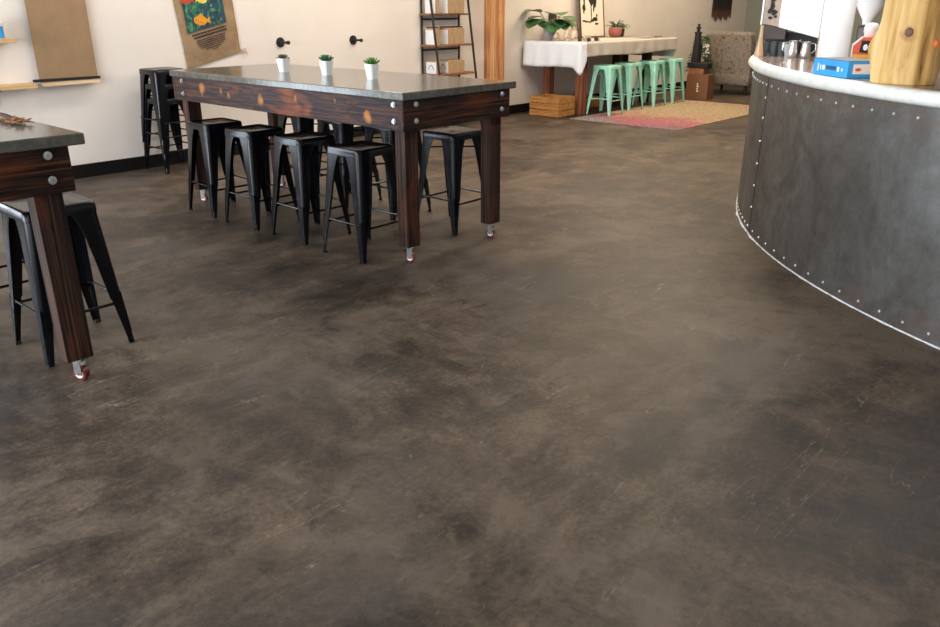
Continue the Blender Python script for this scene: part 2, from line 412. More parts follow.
def thing(name, loc, label, cat, group=None):
    o = bpy.data.objects.new(name, None); COL.objects.link(o)
    o.location = loc; o.empty_display_size = .1
    o['label'] = label; o['category'] = cat
    if group: o['group'] = group
    return o
def copy_tree(o, parent=None):
    c = o.copy(); COL.objects.link(c); c.parent = parent
    for ch in list(o.children): copy_tree(ch, c)
    return c
S = dict(kind='structure')

# ------------------------------------------------------------------ the room
WY = 8.087; XB = 18.0; XF = -3.2; YR = -4.5; ZC = 3.6
MB().box(XF - .2, XB + .2, YR - .2, WY + .2, -.12, 0).build('floor', M['floor'], origin=(0, 0, 0), **S)
MB().box(XF - .2, XB + .2, YR - .2, WY + .2, ZC, ZC + .1).build('ceiling', M['ceiling'], **S)
def wall_with_openings(name, axis, c0, c1, a0, a1, holes, mat):
    """holes: (from, to, sill, head) along the wall"""
    w = MB(); cur = a0
    def bx(p0, p1, z0, z1):
        if axis == 'x': w.box(p0, p1, c0, c1, z0, z1)
        else: w.box(c0, c1, p0, p1, z0, z1)
    for (p0, p1, z0, z1) in holes:
        bx(cur, p0, 0, ZC); bx(p0, p1, 0, z0); bx(p0, p1, z1, ZC); cur = p1
    bx(cur, a1, 0, ZC)
    return w.build(name, mat, origin=(0, 0, 0), **S)
LH = [(-2.6, 1.2, .3, 3.0)]
FH = [(-3.8, -.6, .3, 3.0), (-.2, 3.0, .3, 3.0), (3.4, 7.2, .3, 3.0)]
wall_with_openings('wall_left', 'x', WY, WY + .2, XF, XB, LH, M['wall'])
wall_with_openings('wall_front', 'y', XF - .2, XF, YR, WY + .2, FH, M['wall'])
MB().box(XB, XB + .2, YR, WY + .2, 0, ZC).build('wall_back', M['wall_back'], **S)
MB().box(XF - .2, XB + .2, YR - .2, YR, 0, ZC).build('wall_right', M['wall'], **S)
def window(name, axis, c, h):
    f = MB(); p0, p1, z0, z1 = h
    def bx(a, b, u, v, t=.05):
        if axis == 'x': f.box(a, b, c, c + t, u, v)
        else: f.box(c - t, c, a, b, u, v)
    for a in (p0, (p0 + p1) / 2 - .03, p1 - .06): bx(a, a + .06, z0, z1)
    bx(p0, p1, z0, z0 + .06); bx(p0, p1, z1 - .06, z1)
    o = f.build(name, M['blackmat'], **S)
    g = MB()
    if axis == 'x': g.box(p0 + .05, p1 - .05, c + .02, c + .026, z0 + .05, z1 - .05)
    else: g.box(c - .026, c - .02, p0 + .05, p1 - .05, z0 + .05, z1 - .05)
    g.build('pane', M['pane'], o)
window('window_1', 'x', WY + .08, LH[0])
for i, h in enumerate(FH): window('window_%d' % (i + 2), 'y', XF - .08, h)
MB().box(1.2, 9.17, WY - .018, WY, 0, .13).box(9.385, XB, WY - .018, WY, 0, .13).box(XF, 1.2, WY - .018, WY, 0, .13).build('baseboard_left', M['base'], **S)
MB().box(XB - .018, XB, YR, WY - .018, 0, .13).build('baseboard_back', M['base'], **S)
MB().box(9.17, 9.385, 7.865, WY, 0, ZC, .008).build('trim_1', M['post'], origin=(9.31, 7.97, 0), **S)

# ------------------------------------------------------------------ communal tables
ZT = 1.0995; TT = .047
def caster(x, y, table, ang=0.0):
    ca, sa = math.cos(ang), math.sin(ang)
    R = Matrix.Translation((x, y, 0)) @ Matrix.Rotation(ang, 4, 'Z')
    f = MB().box(-.035, .035, -.03, .03, .100, .1119, .001, R)
    f.box(-.018, .018, -.022, -.018, .028, .101, 0, R).box(-.018, .018, .018, .022, .028, .101, 0, R)
    f.tube(R @ Vector((0, -.025, .033)), R @ Vector((0, .025, .033)), .006, 8)
    o = f.build('caster', M['caster_metal'], table)
    MB().tube(R @ Vector((0, -.015, .033)), R @ Vector((0, .015, .033)), .033, 24).build('caster_wheel', M['red_wheel'], o, smooth=30)
    MB().tube(R @ Vector((0, -.0175, .033)), R @ Vector((0, .0175, .033)), .021, 20).build('wheel_hub', M['white_plastic'], o, smooth=30)
def big_table(x0, y0, Wd, L, label, ov=.055):
    t = thing('communal_table', (x0, y0, 0), label, 'table', 'communal tables of charred wood with concrete tops')
    MB().box(x0, x0 + Wd, y0, y0 + L, ZT - TT, ZT, .006).build('tabletop', M['concrete'], t)
    x1, y1 = x0 + Wd - ov + .012, y0 + L; za, zb = .868, ZT - TT; i = .012
    ends = [MB().box(x0 + i, x1 - i, y0 + i, y0 + i + .04, za, zb, .003), MB().box(x0 + i, x1 - i, y1 - i - .04, y1 - i, za, zb, .003)]
    sides = [MB().box(x0 + i, x0 + i + .04, y0 + i + .0405, y1 - i - .0405, za, zb, .003), MB().box(x1 - i - .04, x1 - i, y0 + i + .0405, y1 - i - .0405, za, zb, .003)]
    for k, e in enumerate(ends):
        o = e.build('end_apron', M['burn_end'], t)
        yf = y0 + i if k == 0 else y1 - i; sg = -1 if k == 0 else 1
        for bx in (x0 + .118, x1 - .098):
            for bz in (1.024, .924):
                MB().tube((bx, yf + sg * .001, bz), (bx, yf + sg * .004, bz), .017, 16).tube((bx, yf + sg * .004, bz), (bx, yf + sg * .013, bz), .012, 6).build('bolt', M['zinc'], o)
    for k, e in enumerate(sides):
        o = e.build('side_apron', M['burn_side'], t)
        xf = x0 + i if k == 0 else x1 - i; sg = -1 if k == 0 else 1
        for by in (y0 + .095, y1 - .17):
            for bz in (1.024, .924):
                MB().tube((xf + sg * .001, by, bz), (xf + sg * .004, by, bz), .017, 16).tube((xf + sg * .004, by, bz), (xf + sg * .013, by, bz), .012, 6).build('bolt', M['zinc'], o)
    j = i + .041; lw, ld = .115, .088
    for a, bb, lx, ly in ((x0 + j, y0 + j, 1, 1), (x1 - j - lw, y0 + j, 1, 1), (x0 + j, y1 - j - ld, 1, 1), (x1 - j - lw, y1 - j - ld, 1, 1)):
        MB().box(a, a + lw, bb, bb + ld, .112, zb - .001, .004).build('leg', M['burn_leg'], t)
        caster(a + lw * .55, bb + ld * .5, t, PI / 2 + .5)
    return t
TX, TY, TW, TL = 3.299, 3.555, 1.073, 2.797
big_table(TX, TY, TW, TL, 'long charred-wood table with grey concrete top and three small white potted plants on it')
big_table(1.352 - TW, 3.385, TW, 2.9, 'dark wood table with concrete top cut off by the left edge of the photo', .068)

# ------------------------------------------------------------------ stools
SH = .728
def make_stool(name, mat, label, cat, group, x=0, y=0):
    t = thing(name, (0, 0, 0), label, cat, group)
    hb, ht = .2135, .160          # half base, half top
    # seat pan: rounded square with rolled rim, shallow skirt and a hand hole
    def rsq(h, r, z, k=5):
        pts = []
        for q, (cx, cy) in enumerate(((1, 1), (-1, 1), (-1, -1), (1, -1))):
            for j in range(k + 1):
                a = PI / 2 * q + PI / 2 * j / k
                pts.append((cx * (h - r) + r * math.cos(a), cy * (h - r) + r * math.sin(a), z))
        return pts
    s = MB()
    hole = [(.038 * math.cos(2 * PI * i / 24 + PI/24), .012 * math.sin(2 * PI * i / 24 + PI/24), SH - .010) for i in range(24)]
    def rs24(h, r, z): return rsq(h, r, z, 5)
    rings = [rs24(ht - .003, .028, SH - .055), rs24(ht + .006, .032, SH - .05), rs24(ht + .004, .032, SH - .012), rs24(ht, .032, SH - .003), rs24(ht - .008, .03, SH), rs24(ht - .018, .028, SH - .004),
             rs24(ht * .55, .03, SH - .009)]
    # align hole ring with the rounded-square ring by angle
    outer = rings[-1]
    hr = []
    for p in outer:
        a = math.atan2(p[1], p[0]); hr.append((.040 * math.cos(a), .014 * math.sin(a), SH - .010))
    rings.append(hr); rings.append([(p[0], p[1], SH - .03) for p in hr])
    s.loft(rings, True, False)
    s.build('seat', mat, t, smooth=35)
    for (cx, cy) in ((1, 1), (-1, 1), (-1, -1), (1, -1)):
        g = MB(); rg = []
        for z, w in ((.0, .030), (.10, .040), (.24, .056), (.242, .061), (.45, .080), (.58, .094), (.635, .108), (SH - .05, .125)):
            k = z / (SH - .03)
            h = hb + (ht + .002 - hb) * k
            rr_ = .016 + .018 * k; th = .004
            # L channel wrapping the corner, given thickness
            out = [(h, h - w), (h, h - rr_)]
            for a in (.25, .5, .75):
                out.append((h - rr_ + rr_ * math.cos(a * PI / 2), h - rr_ + rr_ * math.sin(a * PI / 2)))
            out += [(h - rr_, h), (h - w, h)]
            hi = h - th; inn = [(h - w, hi), (h - rr_, hi), (hi - (rr_ - th) * .3, hi - (rr_ - th) * .3), (hi, h - rr_), (hi, h - w)]
            rg.append([(cx * px, cy * py, z) for px, py in out + inn])
        g.loft(rg)
        # raised centre rib on the lower part of the leg
        rb = []
        for z, w in ((.06, .006), (.10, .009), (.24, .011), (.27, .003)):
            k = z / (SH - .03); h = hb + (ht + .002 - hb) * k - .004
            rb.append([(cx * (h + .004 - .0), cy * (h - w * 2), z), (cx * (h + .0015), cy * (h + .0015), z), (cx * (h - w * 2), cy * (h + .004), z), (cx * (h - .006), cy * (h - .006), z)])
        g.loft(rb)
        o = g.build('leg', mat, t, smooth=35)
        MB().box(cx * (hb - .028), cx * (hb - .003), cy * (hb - .028), cy * (hb - .003), 0, .012, .002).build('rubber_foot', M['rubber'], o)
    zf = .215; h = hb + (ht - hb) * zf / SH - .012
    for k, (a, b) in enumerate((((-h, -h), (h, -h)), ((h, -h), (h, h)), ((h, h), (-h, h)), ((-h, h), (-h, -h)))):
        dz = .03 if k % 2 else 0
        MB().tube((a[0], a[1], zf + dz), (b[0], b[1], zf + dz), .0075, 8).build('footrest', mat, t, smooth=True)
    zb = .60; h = hb + (ht - hb) * zb / SH - .012
    MB().tube((-h, -h, zb), (h, h, zb), .006, 8).tube((-h, h, zb + .004), (h, -h, zb + .004), .006, 8).build('cross_brace', mat, t, smooth=True)
    return t
# label, x, y, rotation
gm = 'black metal stools at the long table'
spec = [
 ('black metal backless stool tucked in nearest the camera on the long table\'s left side', 3.375, 4.062, .02, 0, gm),
 ('black metal stool second from the near end on the long table\'s left side', 3.395, 4.70, -.02, 0, gm),
 ('black metal stool third from the near end on the long table\'s left side', 3.365, 5.285, .03, 0, gm),
 ('black metal stool farthest along the long table\'s left side, by the stacked stools', 3.37, 5.86, -.04, 0, gm),
 ('black metal stool seen between the long table\'s two near legs', 4.285, 4.09, .02, 0, gm),
 ('black metal stool behind the nearest left-side stool, on the long table\'s far side', 4.28, 4.74, -.03, 0, gm),
 ('black metal stool on the long table\'s far side, half hidden behind the second left-side stool', 4.27, 5.34, .03, 0, gm),
 ('black metal stool at the wall end of the long table\'s far side, mostly hidden', 4.28, 5.92, .0, 0, gm),
 ('black metal stool behind the wheeled leg of the table at the left edge', 1.345, 3.935, 0.0, 0, 'black metal stools at the left table'),
 ('black metal stool farther back beside the left-edge table, glimpsed behind its first stool', 1.32, 4.62, .03, 0, 'black metal stools at the left table'),
]
base = None
for i, (lb, x, y, rz, z, g) in enumerate(spec):
    if base is None: o = base = make_stool('metal_stool', M['black'], lb, 'stool', g)
    else: o = copy_tree(base)
    o.location = (x, y, z); o.rotation_euler = (0, 0, rz); o['label'] = lb; o['group'] = g
stacklab = ['black metal stool at the bottom of the stack against the white wall',
            'black metal stool in the middle of the stack against the white wall',
            'black metal stool on top of the stack against the white wall']
for k in range(3):
    o = copy_tree(base); o.location = (3.99, 7.83, k * .140); o.rotation_euler = (0, 0, .02)
    o['label'] = stacklab[k]; o['group'] = 'stacked black stools by the wall'
mg = 'mint green metal stools at the cloth-covered table'
ml = ['mint green metal stool nearest the wooden crate, leftmost of its row', 'mint green metal stool second from the left in the row on the rug',
      'mint green metal stool third from the left in the row on the rug', 'mint green metal stool nearest the cardboard boxes, rightmost of its row']
mb = None
for k, (x, y) in enumerate(((10.72, 6.945), (11.50, 7.06), (12.18, 7.02), (12.84, 7.03))):
    if mb is None: o = mb = make_stool('mint_stool', M['mint'], ml[0], 'stool', mg)
    else: o = copy_tree(mb)
    o.location = (x, y - .02, .0085); o.rotation_euler = (0, 0, (.03, -.03, .02, 0)[k]); o['label'] = ml[k]; o['group'] = mg

# ------------------------------------------------------------------ small plants on the long table
def succulent(x, y, mat, kind, label):
    z = ZT
    t = thing('potted_succulent', (x, y, z), label, 'plant', 'small potted succulents on the long table')
    r0, r1, h = .029, .043, .104
    p = MB(); 
    rr_ = []
    def sqr(a, zz): return [(x + a * cx * (1 if abs(cx) > .9 else 1), y + a * cy, zz) for cx, cy in ((1, .75), (.75, 1), (-.75, 1), (-1, .75), (-1, -.75), (-.75, -1), (.75, -1), (1, -.75))]
    p.loft([sqr(r0, z), sqr(r1, z + h), sqr(r1 - .004, z + h), sqr(r1 - .006, z + h - .014)], True, True)
    p.build('pot', M['pot'], t)
    MB().box(x - .031, x + .031, y - .029, y + .029, z + h - .013, z + h - .006).build('soil', M['soil'], t)
    f = MB(); c = (x, y, z + h - .008)
    for ring, (cnt, el, L, W) in enumerate(((11, .35, .050, .020), (9, .75, .046, .018), (7, 1.1, .042, .015), (4, 1.4, .038, .012))):
        for i in range(cnt):
            a = 2 * PI * i / cnt + ring * .4 + random.uniform(-.1, .1)
            e = el + random.uniform(-.08, .08)
            d = (math.cos(a) * math.cos(e), math.sin(a) * math.cos(e), math.sin(e))
            L_ = L * (1.25 if kind != 0 else 1.0)
            f.leaf((c[0] + d[0] * .004, c[1] + d[1] * .004, c[2]), d, (0, 0, 1) if e < 1.35 else (math.cos(a), math.sin(a), .1), L_, W, .004, -.15 if kind else .1, 4, .35)
    f.build('foliage', mat, t, smooth=50)
succulent(3.80, 5.46, M['leaf1'], 0, 'small white square pot with brownish-green succulent, farthest of the three on the long table')
succulent(3.835, 4.96, M['leaf2'], 1, 'small white square pot with dark green succulent, middle one on the long table')
succulent(3.825, 4.43, M['leaf3'], 2, 'small white square pot with bright green spiky succulent, nearest on the long table')

# dried flowers on the left table
t = thing('dried_flower_sprig', (1.24, 3.95, ZT), 'small dark sprig with orange dried petals lying on the left-edge table', 'dried flowers')
f = MB()
for k in range(9):
    f.path([(1.285 + random.uniform(-.015, .015), 4.25, ZT + .014 + .004 * (k % 3)), (1.28 + random.uniform(-.02, .02), 4.08, ZT + .015 + .003 * (k % 3)), (1.275 + random.uniform(-.03, .03), 3.90, ZT + .012)], .004, 6)
f.build('stems', M['darkwood'], t)
f = MB()
for k in range(46):
    a = random.uniform(0, 2 * PI)
    f.leaf((1.265 + random.uniform(-.035, .035), 3.88 + random.uniform(-.09, .12), ZT + .009 + random.random() * .010), (math.cos(a), math.sin(a), random.uniform(.0, .6)), (0, 0, 1), .028, .018, .002, .2, 3, .2)
f.build('petals', plain('orange_dried_petal', (.36, .15, .05), .8, 0, .4, 40), t)

# ------------------------------------------------------------------ on the left wall
# kraft paper
t = thing('paper_roll_dispenser', (3.19, WY - .03, .9), 'wall-hung sheet of brown kraft paper with a black bar across its bottom', 'paper roll')
MB().box(2.900, 3.440, WY - .040, WY - .036, .947, 2.30).build('paper_sheet', M['kraft'], t)
tl = MB(); tl.loft([[(2.900, WY - .042 + dy, z), (3.440, WY - .042 + dy, z + .006), (3.440, WY - .040 + dy, z + .006), (2.900, WY - .040 + dy, z)] for z, dy in ((.946, 0), (.915, -.02), (.895, -.05))])
tl.build('paper_tail', M['kraft_back'], t)
MB().box(2.835, 3.455, WY - .064, WY - .044, .935, .960, .003).build('bar', M['blackmat'], t)
MB().tube((2.88, WY - .09, 2.34), (3.46, WY - .09, 2.34), .055, 24).build('roll', M['kraft'], t, smooth=True)
b_ = MB()
for x in (2.865, 3.462): b_.box(x, x + .012, WY - .13, WY - .002, 2.28, 2.40)
b_.build('bracket', M['blackmat'], t)
# shelves
for z, lb in ((1.29, 'upper pale pine wall shelf at the photo\'s top left'), (.895, 'lower pale pine wall shelf left of the kraft paper')):
    x1 = 2.71 if z > 1 else 2.82
    t = thing('wall_shelf', ((1.75 + x1) / 2, WY, z), lb, 'shelf', 'pale pine wall shelves')
    MB().box(1.6, x1, WY - .20, WY, z, z + .038, .004).build('board', M['shelfwood'], t)
    b_ = MB()
    for x in (1.85, 2.50): b_.box(x, x + .02, WY - .012, WY, z - .14, z).box(x, x + .02, WY - .16, WY, z - .012, z)
    b_.build('bracket', M['blackmat'], t)
t = thing('tin', (2.60, WY - .12, 1.328), 'blue and white tin standing on the upper pine shelf', 'tin')
MB().lathe([(.05, 0), (.05, .10)], (2.60, WY - .12, 1.328), 20).build('body', M['blue'], t, smooth=30)
MB().lathe([(.052, .10), (.052, .125), (.03, .16), (.02, .2)], (2.60, WY - .12, 1.328), 20).build('lid', M['white_plastic'], t, smooth=30)
# burlap sack
t = thing('burlap_coffee_sack', (4.72, WY - .02, .96), 'printed burlap coffee sack hanging askew on the white wall', 'sack')
def sackpt(u, v, d):  # u across 0..1, v down 0..1, d depth
    tl_, tr_, bl_, br_ = Vector((4.29, 0, 2.16)), Vector((4.985, 0, 2.20)), Vector((4.415, 0, .965)), Vector((5.072, 0, 1.115))
    p = (tl_.lerp(tr_, u)).lerp(bl_.lerp(br_, u), v)
    return Vector((p.x, WY - d, p.z))
rings = []; nu, nv = 14, 20
bm = MB()
F = [[None] * (nu + 1) for _ in range(nv + 1)]; Bk = [[None] * (nu + 1) for _ in range(nv + 1)]
for j in range(nv + 1):
    for i in range(nu + 1):
        u, v = i / nu, j / nv
        puff = .014 * min(1, 6 * min(u, 1 - u)) * min(1, 8 * (1 - v) + .15) + .003 * noise.noise(Vector((u * 5, v * 7, 0)))
        wob = .006 * noise.noise(Vector((v * 6, 3, 0))) if i in (0, nu) else 0
        p = sackpt(u, v, .012 + puff); p.x += wob
        F[j][i] = bm.bm.verts.new(p); q = sackpt(u, v, .006); q.x += wob; Bk[j][i] = bm.bm.verts.new(q)
for j in range(nv):
    for i in range(nu):
        bm.bm.faces.new((F[j][i], F[j + 1][i], F[j + 1][i + 1], F[j][i + 1])); bm.bm.faces.new((Bk[j][i], Bk[j][i + 1], Bk[j + 1][i + 1], Bk[j + 1][i]))
for j in range(nv):
    bm.bm.faces.new((F[j][0], Bk[j][0], Bk[j + 1][0], F[j + 1][0])); bm.bm.faces.new((F[j][nu], F[j + 1][nu], Bk[j + 1][nu], Bk[j][nu]))
for i in range(nu):
    bm.bm.faces.new((F[0][i], F[0][i + 1], Bk[0][i + 1], Bk[0][i])); bm.bm.faces.new((F[nv][i], Bk[nv][i], Bk[nv][i + 1], F[nv][i + 1]))
bm.build('sack_cloth', M['burlap'], t, smooth=True)
b_ = MB()
for k in range(5):
    b_.path([(5.068, WY - .014, 1.118 + .004 * k), (5.10 + .008 * k, WY - .02, 1.105 + .012 * k), (5.125 + .006 * k, WY - .02, 1.115 - .012 * k)], .0018, 5)
b_.build('loose_threads', M['burlap'], t)
PW = WY - .034
def onwall(pts, th=.0025, y=PW):
    return [(x, y, z) for x, z in pts], (0, -th, 0)
# printed picture: corners in wall coordinates
pBL, pBR, pTL, pTR = Vector((4.452, 1.322)), Vector((4.915, 1.431)), Vector((4.385, 2.0)), Vector((4.862, 2.02))
def pic(u, v): a = pBL.lerp(pBR, u); b = pTL.lerp(pTR, u); return a.lerp(b, v)
pr = MB(); pr.prism([(p.x, PW + .0, p.y) for p in (pic(0, 0), pic(1, 0), pic(1, 1), pic(0, 1))], (0, -.002, 0)); po = pr.build('printed_picture', M['bag_blue'], t)
gl = MB()
for k in range(120):
    u, v = random.uniform(.05, .95), random.uniform(.03, .96)
    p = pic(u, v); a = random.uniform(0, PI); L = random.uniform(.02, .055)
    c_, s_ = math.cos(a), math.sin(a)
    pts = [(p.x + L * c_ * q - w * s_, p.y + L * s_ * q + w * c_) for q, w in ((-1, 0), (-.3, -.012), (.4, -.010), (1, 0), (.4, .010), (-.3, .012))]
    pts = [(min(max(x, 4.40), 4.91), z) for x, z in pts]
    gl.prism([(x, PW - .0022, z) for x, z in pts], (0, -.0008 - .00001 * k, 0))
gl.build('print_leaves', M['bag_green'], po)
def fish(u, v, s, mat, flip=1, name='print_fish'):
    p = pic(u, v); f = MB(); pts = []
    for i in range(18):
        a = 2 * PI * i / 18; pts.append((p.x + flip * s * math.cos(a), p.y + .62 * s * math.sin(a)))
    f.prism([(x, PW - .0032, z) for x, z in pts], (0, -.001, 0))
    f.prism([(x, PW - .0034, z) for x, z in ((p.x + flip * s * .8, p.y), (p.x + flip * s * 1.5, p.y + s * .5), (p.x + flip * s * 1.35, p.y), (p.x + flip * s * 1.5, p.y - s * .45))], (0, -.0012, 0))
    f.prism([(x, PW - .0034, z) for x, z in ((p.x - s * .4, p.y + s * .5), (p.x + s * .1, p.y + s * .95), (p.x + s * .5, p.y + s * .45))], (0, -.0012, 0))
    o = f.build(name, mat, po)
    MB().ball((p.x - flip * s * .62, PW - .0045, p.y + .08 * s), s * .1, 1, (1, .2, 1)).build('fish_eye', M['ink'], po)
fish(.36, .135, .078, M['bag_orange'])
fish(.50, .43, .055, M['bag_yellow'], -1)
fish(.10, .47, .065, M['bag_red'], 1)
fish(.78, .62, .06, M['bag_orange'], -1)
fish(.32, .80, .07, M['bag_yellow'], 1)
# lines of faded lettering under the picture (illegible in the photo: broken dashes)
tx = MB()
for row, (z0, wd, ht_, off) in enumerate(((1.290, .41, .017, 0), (1.258, .38, .018, .01), (1.228, .34, .010, .02), (1.208, .34, .009, .02), (1.188, .32, .009, .02), (1.168, .30, .009, .03), (1.148, .26, .009, .04), (1.126, .18, .009, .06), (1.104, .07, .008, .08))):
    x = 4.50 + (0.40 - wd) / 2 + off * .6
    end = x + wd
    while x < end:
        w_ = random.uniform(.008, .020); sl = .228
        z = z0 + (x - 4.50) * sl
        tx.prism([(x, PW + .002, z), (x + w_, PW + .002, z + w_ * sl), (x + w_, PW + .002, z + w_ * sl + ht_), (x, PW + .002, z + ht_)], (0, -.003, 0))
        x += w_ + random.uniform(.004, .008)
tx.build('printed_lettering', M['bag_ink'], t)
# wall pegs
for (x, z, lb) in ((5.607, 1.198, 'black iron wall peg behind the farthest succulent, nearer the sack'), (6.69, 1.192, 'black iron wall peg behind the nearest succulent, nearer the rack')):
    t = thing('wall_peg', (x, WY, z), lb, 'peg', 'black pegs on the white wall')
    MB().tube((x, WY - .012, z), (x, WY, z), .055, 24).build('flange', M['blackmat'], t, smooth=30)
    MB().tube((x, WY - .15, z), (x, WY - .01, z), .013, 12).tube((x, WY - .17, z), (x, WY - .15, z), .021, 14).build('rod', M['blackmat'], t, smooth=30)

# ladder rack
t = thing('leaning_shelf_rack', (8.23, WY - .1, 0), 'black metal rack with brown boards holding coffee bags, left of the wooden post', 'shelf')
xa, xb = 7.87, 8.60
for x in (xa, xb): MB().box(x - .011, x + .011, WY - .04, WY - .018, 0, 2.15).build('upright', M['blackmat'], t)
for x in (xa, xb):
    g = MB(); g.loft([[(x - .011 + dx, y - .011, z), (x + .011 + dx, y - .011, z), (x + .011 + dx, y + .011, z), (x - .011 + dx, y + .011, z)] for z, y, dx in ((0, WY - .46, 0), (2.15, WY - .13, 0))])
    g.build('front_leg', M['blackmat'], t)
def rack_depth(z): return .46 - (.46 - .13) * z / 2.15
levels = (.20, .70, 1.075, 1.47, 1.88)
for z in levels:
    MB().box(xa - .03, xb + .03, WY - rack_depth(z) - .0, WY - .016, z, z + .022, .002).build('shelf_board', M['brownshelf'], t)
for z in (1.42, 1.025): MB().box(xa, xb, WY - .034, WY - .022, z - .01, z + .012).build('crossbar', M['blackmat'], t)
# coffee bags
k = 0
names = {1.47: 'on the rack board at the photo\'s top edge', 1.075: 'with black clip on the rack\'s middle board', .70: 'with arch logo on the rack board just above the tabletop'}
for z in (1.47, 1.075, .70):
    for q, (x, w) in enumerate(((7.915, .075), (8.15, .10), (8.262, .10), (8.374, .10))):
        d = .20; y1 = WY - .05; y0 = y1 - d; h = (.23, .215, .17)[(1.47, 1.075, .70).index(z)]
        z0 = z + .0225; pos = ('leftmost', 'second', 'third', 'rightmost')[q]
        b = thing('coffee_bag', (x + w / 2, (y0 + y1) / 2, z0), '%s coffee bag %s' % (pos, names[z]), 'coffee bag', 'coffee bags on the rack')
        g = MB(); g.loft([[(x, y0, zz), (x + w, y0, zz), (x + w, y1, zz), (x, y1, zz)] for zz in (z0, z0 + h * .9)] + [[(x + w / 2 - .012, y0 + .004, z0 + h), (x + w / 2 + .012, y0 + .004, z0 + h), (x + w / 2 + .012, y1 - .004, z0 + h), (x + w / 2 - .012, y1 - .004, z0 + h)]])
        g.build('bag', M['tan_box'], b)
        MB().box(x - .0015, x - .0002, y0 + .004, y1 - .004, z0 + .002, z0 + h * .88).build('side_label', M['paperwhite'], b)
        if z > 1 and z < 1.2: MB().box(x + w / 2 - .014, x + w / 2 + .014, y0, y1, z0 + h + .0005, z0 + h + .014).build('clip', M['blackmat'], b)
        if z < 1:
            a_ = MB(); cy, cz = (y0 + y1) / 2, z0 + .05
            a_.path([(x - .003, cy + .045 * math.cos(a), cz + .06 * math.sin(a)) for a in [PI * i / 8 for i in range(9)]], .005, 6)
            a_.build('arch_logo', M['slate_ink'], b)

# ------------------------------------------------------------------ cloth covered table
CX0, CX1, CY0, CY1, CZ = 10.05, 12.90, 6.97, 8.03, 1.085
t = thing('display_table', (11.4, 7.5, 0), 'long timber table under white and oatmeal cloths against the wall', 'table')
MB().box(CX0 + .01, CX1 - .01, CY0 + .01, CY1, CZ - .05, CZ - .006).build('tabletop', M['redwood'], t)
for x, y, m_ in ((10.42, 7.17, 'redwood'), (10.42, 7.80, 'redwood'), (11.72, 7.36, 'darkwood'), (12.66, 7.36, 'darkwood'), (12.66, CY1 - .2, 'darkwood')):
    MB().box(x, x + .13, y, y + .13, 0, CZ - .05, .004).build('leg', M[m_], t)
def drape(name, mat, x0, x1, y0, y1, z, hems, seed, label):
    """cloth lying on top and hanging: hems = functions giving hem heights for -X end, -Y side, +X end (None: no drop)"""
    g = MB(); bm_ = g.bm
    th = .003
    per = []   # perimeter columns (x,y, outward, hem)
    n1, n2 = 24, 48
    if hems[0]:
        for i in range(n1 + 1):
            v = i / n1; per.append((x0, y1 + (y0 - y1) * v, (-1, 0), hems[0](v)))
    if hems[1]:
        for i in range(0 if not hems[0] else 1, n2 + 1):
            v = i / n2; per.append((x0 + (x1 - x0) * v, y0, (0, -1), hems[1](v)))
    if hems[2]:
        for i in range(1, n1 + 1):
            v = i / n1; per.append((x1, y0 + (y1 - y0) * v, (1, 0), hems[2](v)))
    nz_ = 10; grid = []
    for ci, (x, y, o_, hz) in enumerate(per):
        colm = []
        for j in range(nz_ + 1):
            tt = j / nz_; zz = z + (hz - z) * tt
            fl = (.010 + .028 * tt * abs(noise.noise(Vector((ci * .33 + seed, tt * .8, 2)))) + .012 * tt * math.sin(ci * 1.1 + seed))
            if j == 0: fl = .0
            colm.append((x + o_[0] * fl, y + o_[1] * fl, zz if j else z))
        grid.append(colm)
    def face_grid(off):
        V = [[bm_.verts.new((p[0], p[1], p[2])) for p in c] for c in grid]
        for A, B in zip(V, V[1:]):
            for j in range(nz_): bm_.faces.new((A[j], B[j], B[j + 1], A[j + 1]))
        return V
    face_grid(0)
    bm_.faces.new([bm_.verts.new((x0, y1, z)), bm_.verts.new((x0, y0, z)), bm_.verts.new((x1, y0, z)), bm_.verts.new((x1, y1, z))])
    o = g.build(name, mat, smooth=60, label=label, category='tablecloth', group='cloths on the display table')
    md = o.modifiers.new('thickness', 'SOLIDIFY'); md.thickness = th; md.offset = 1
    return o
drape('tablecloth', M['linen'], CX0 + .128, CX1, CY0, CY1 - .005, CZ - .002, (None, lambda v: .875 + .01 * math.sin(v * 9), lambda v: .765), 3.1,
      'oatmeal linen tablecloth with shallow hem above the mint stools')
drape('tablecloth', M['cloth'], CX0, CX0 + .123, CY0 - .012, CY1 - .002, CZ + .004, (lambda v: .725 - .008 * math.sin(v * 7) - (.10 * max(0, (v - .88) / .12)), lambda v: (.625 + .20 * v), None), 7.7,
      'white tablecloth hanging low over the left end of the display table')
# crate
def crate(x0, x1, y0, y1, h, label, z0=0):
    t = thing('wooden_crate', ((x0 + x1) / 2, (y0 + y1) / 2, z0), label, 'crate', 'pine crates under the display table')
    ns = 3; sh = h / ns
    for k in range(ns):
        z = z0 + k * sh + .008
        MB().box(x0, x0 + .012, y0, y1, z, z + sh - .020).box(x1 - .012, x1, y0, y1, z, z + sh - .020).box(x0 + .012, x1 - .012, y0, y0 + .012, z, z + sh - .020).box(x0 + .012, x1 - .012, y1 - .012, y1, z, z + sh - .020).build('slat_course', M['crate'], t)
    for a in (x0 + .013, x1 - .04):
        for b_ in (y0 + .013, y1 - .04): MB().box(a, a + .026, b_, b_ + .026, z0, z0 + h - .006).build('corner_post', M['crate'], t)
    MB().box(x0 + .013, x1 - .013, y0 + .013, y1 - .013, z0 + .008, z0 + .018).build('bottom', M['crate'], t)
crate(9.90, 10.32, 7.22, 7.78, .30, 'slatted pine crate on the floor at the left end of the cloth-covered table')
crate(10.75, 11.65, 7.55, 7.95, .17, 'low slatted pine crate in the shade behind the mint stools')

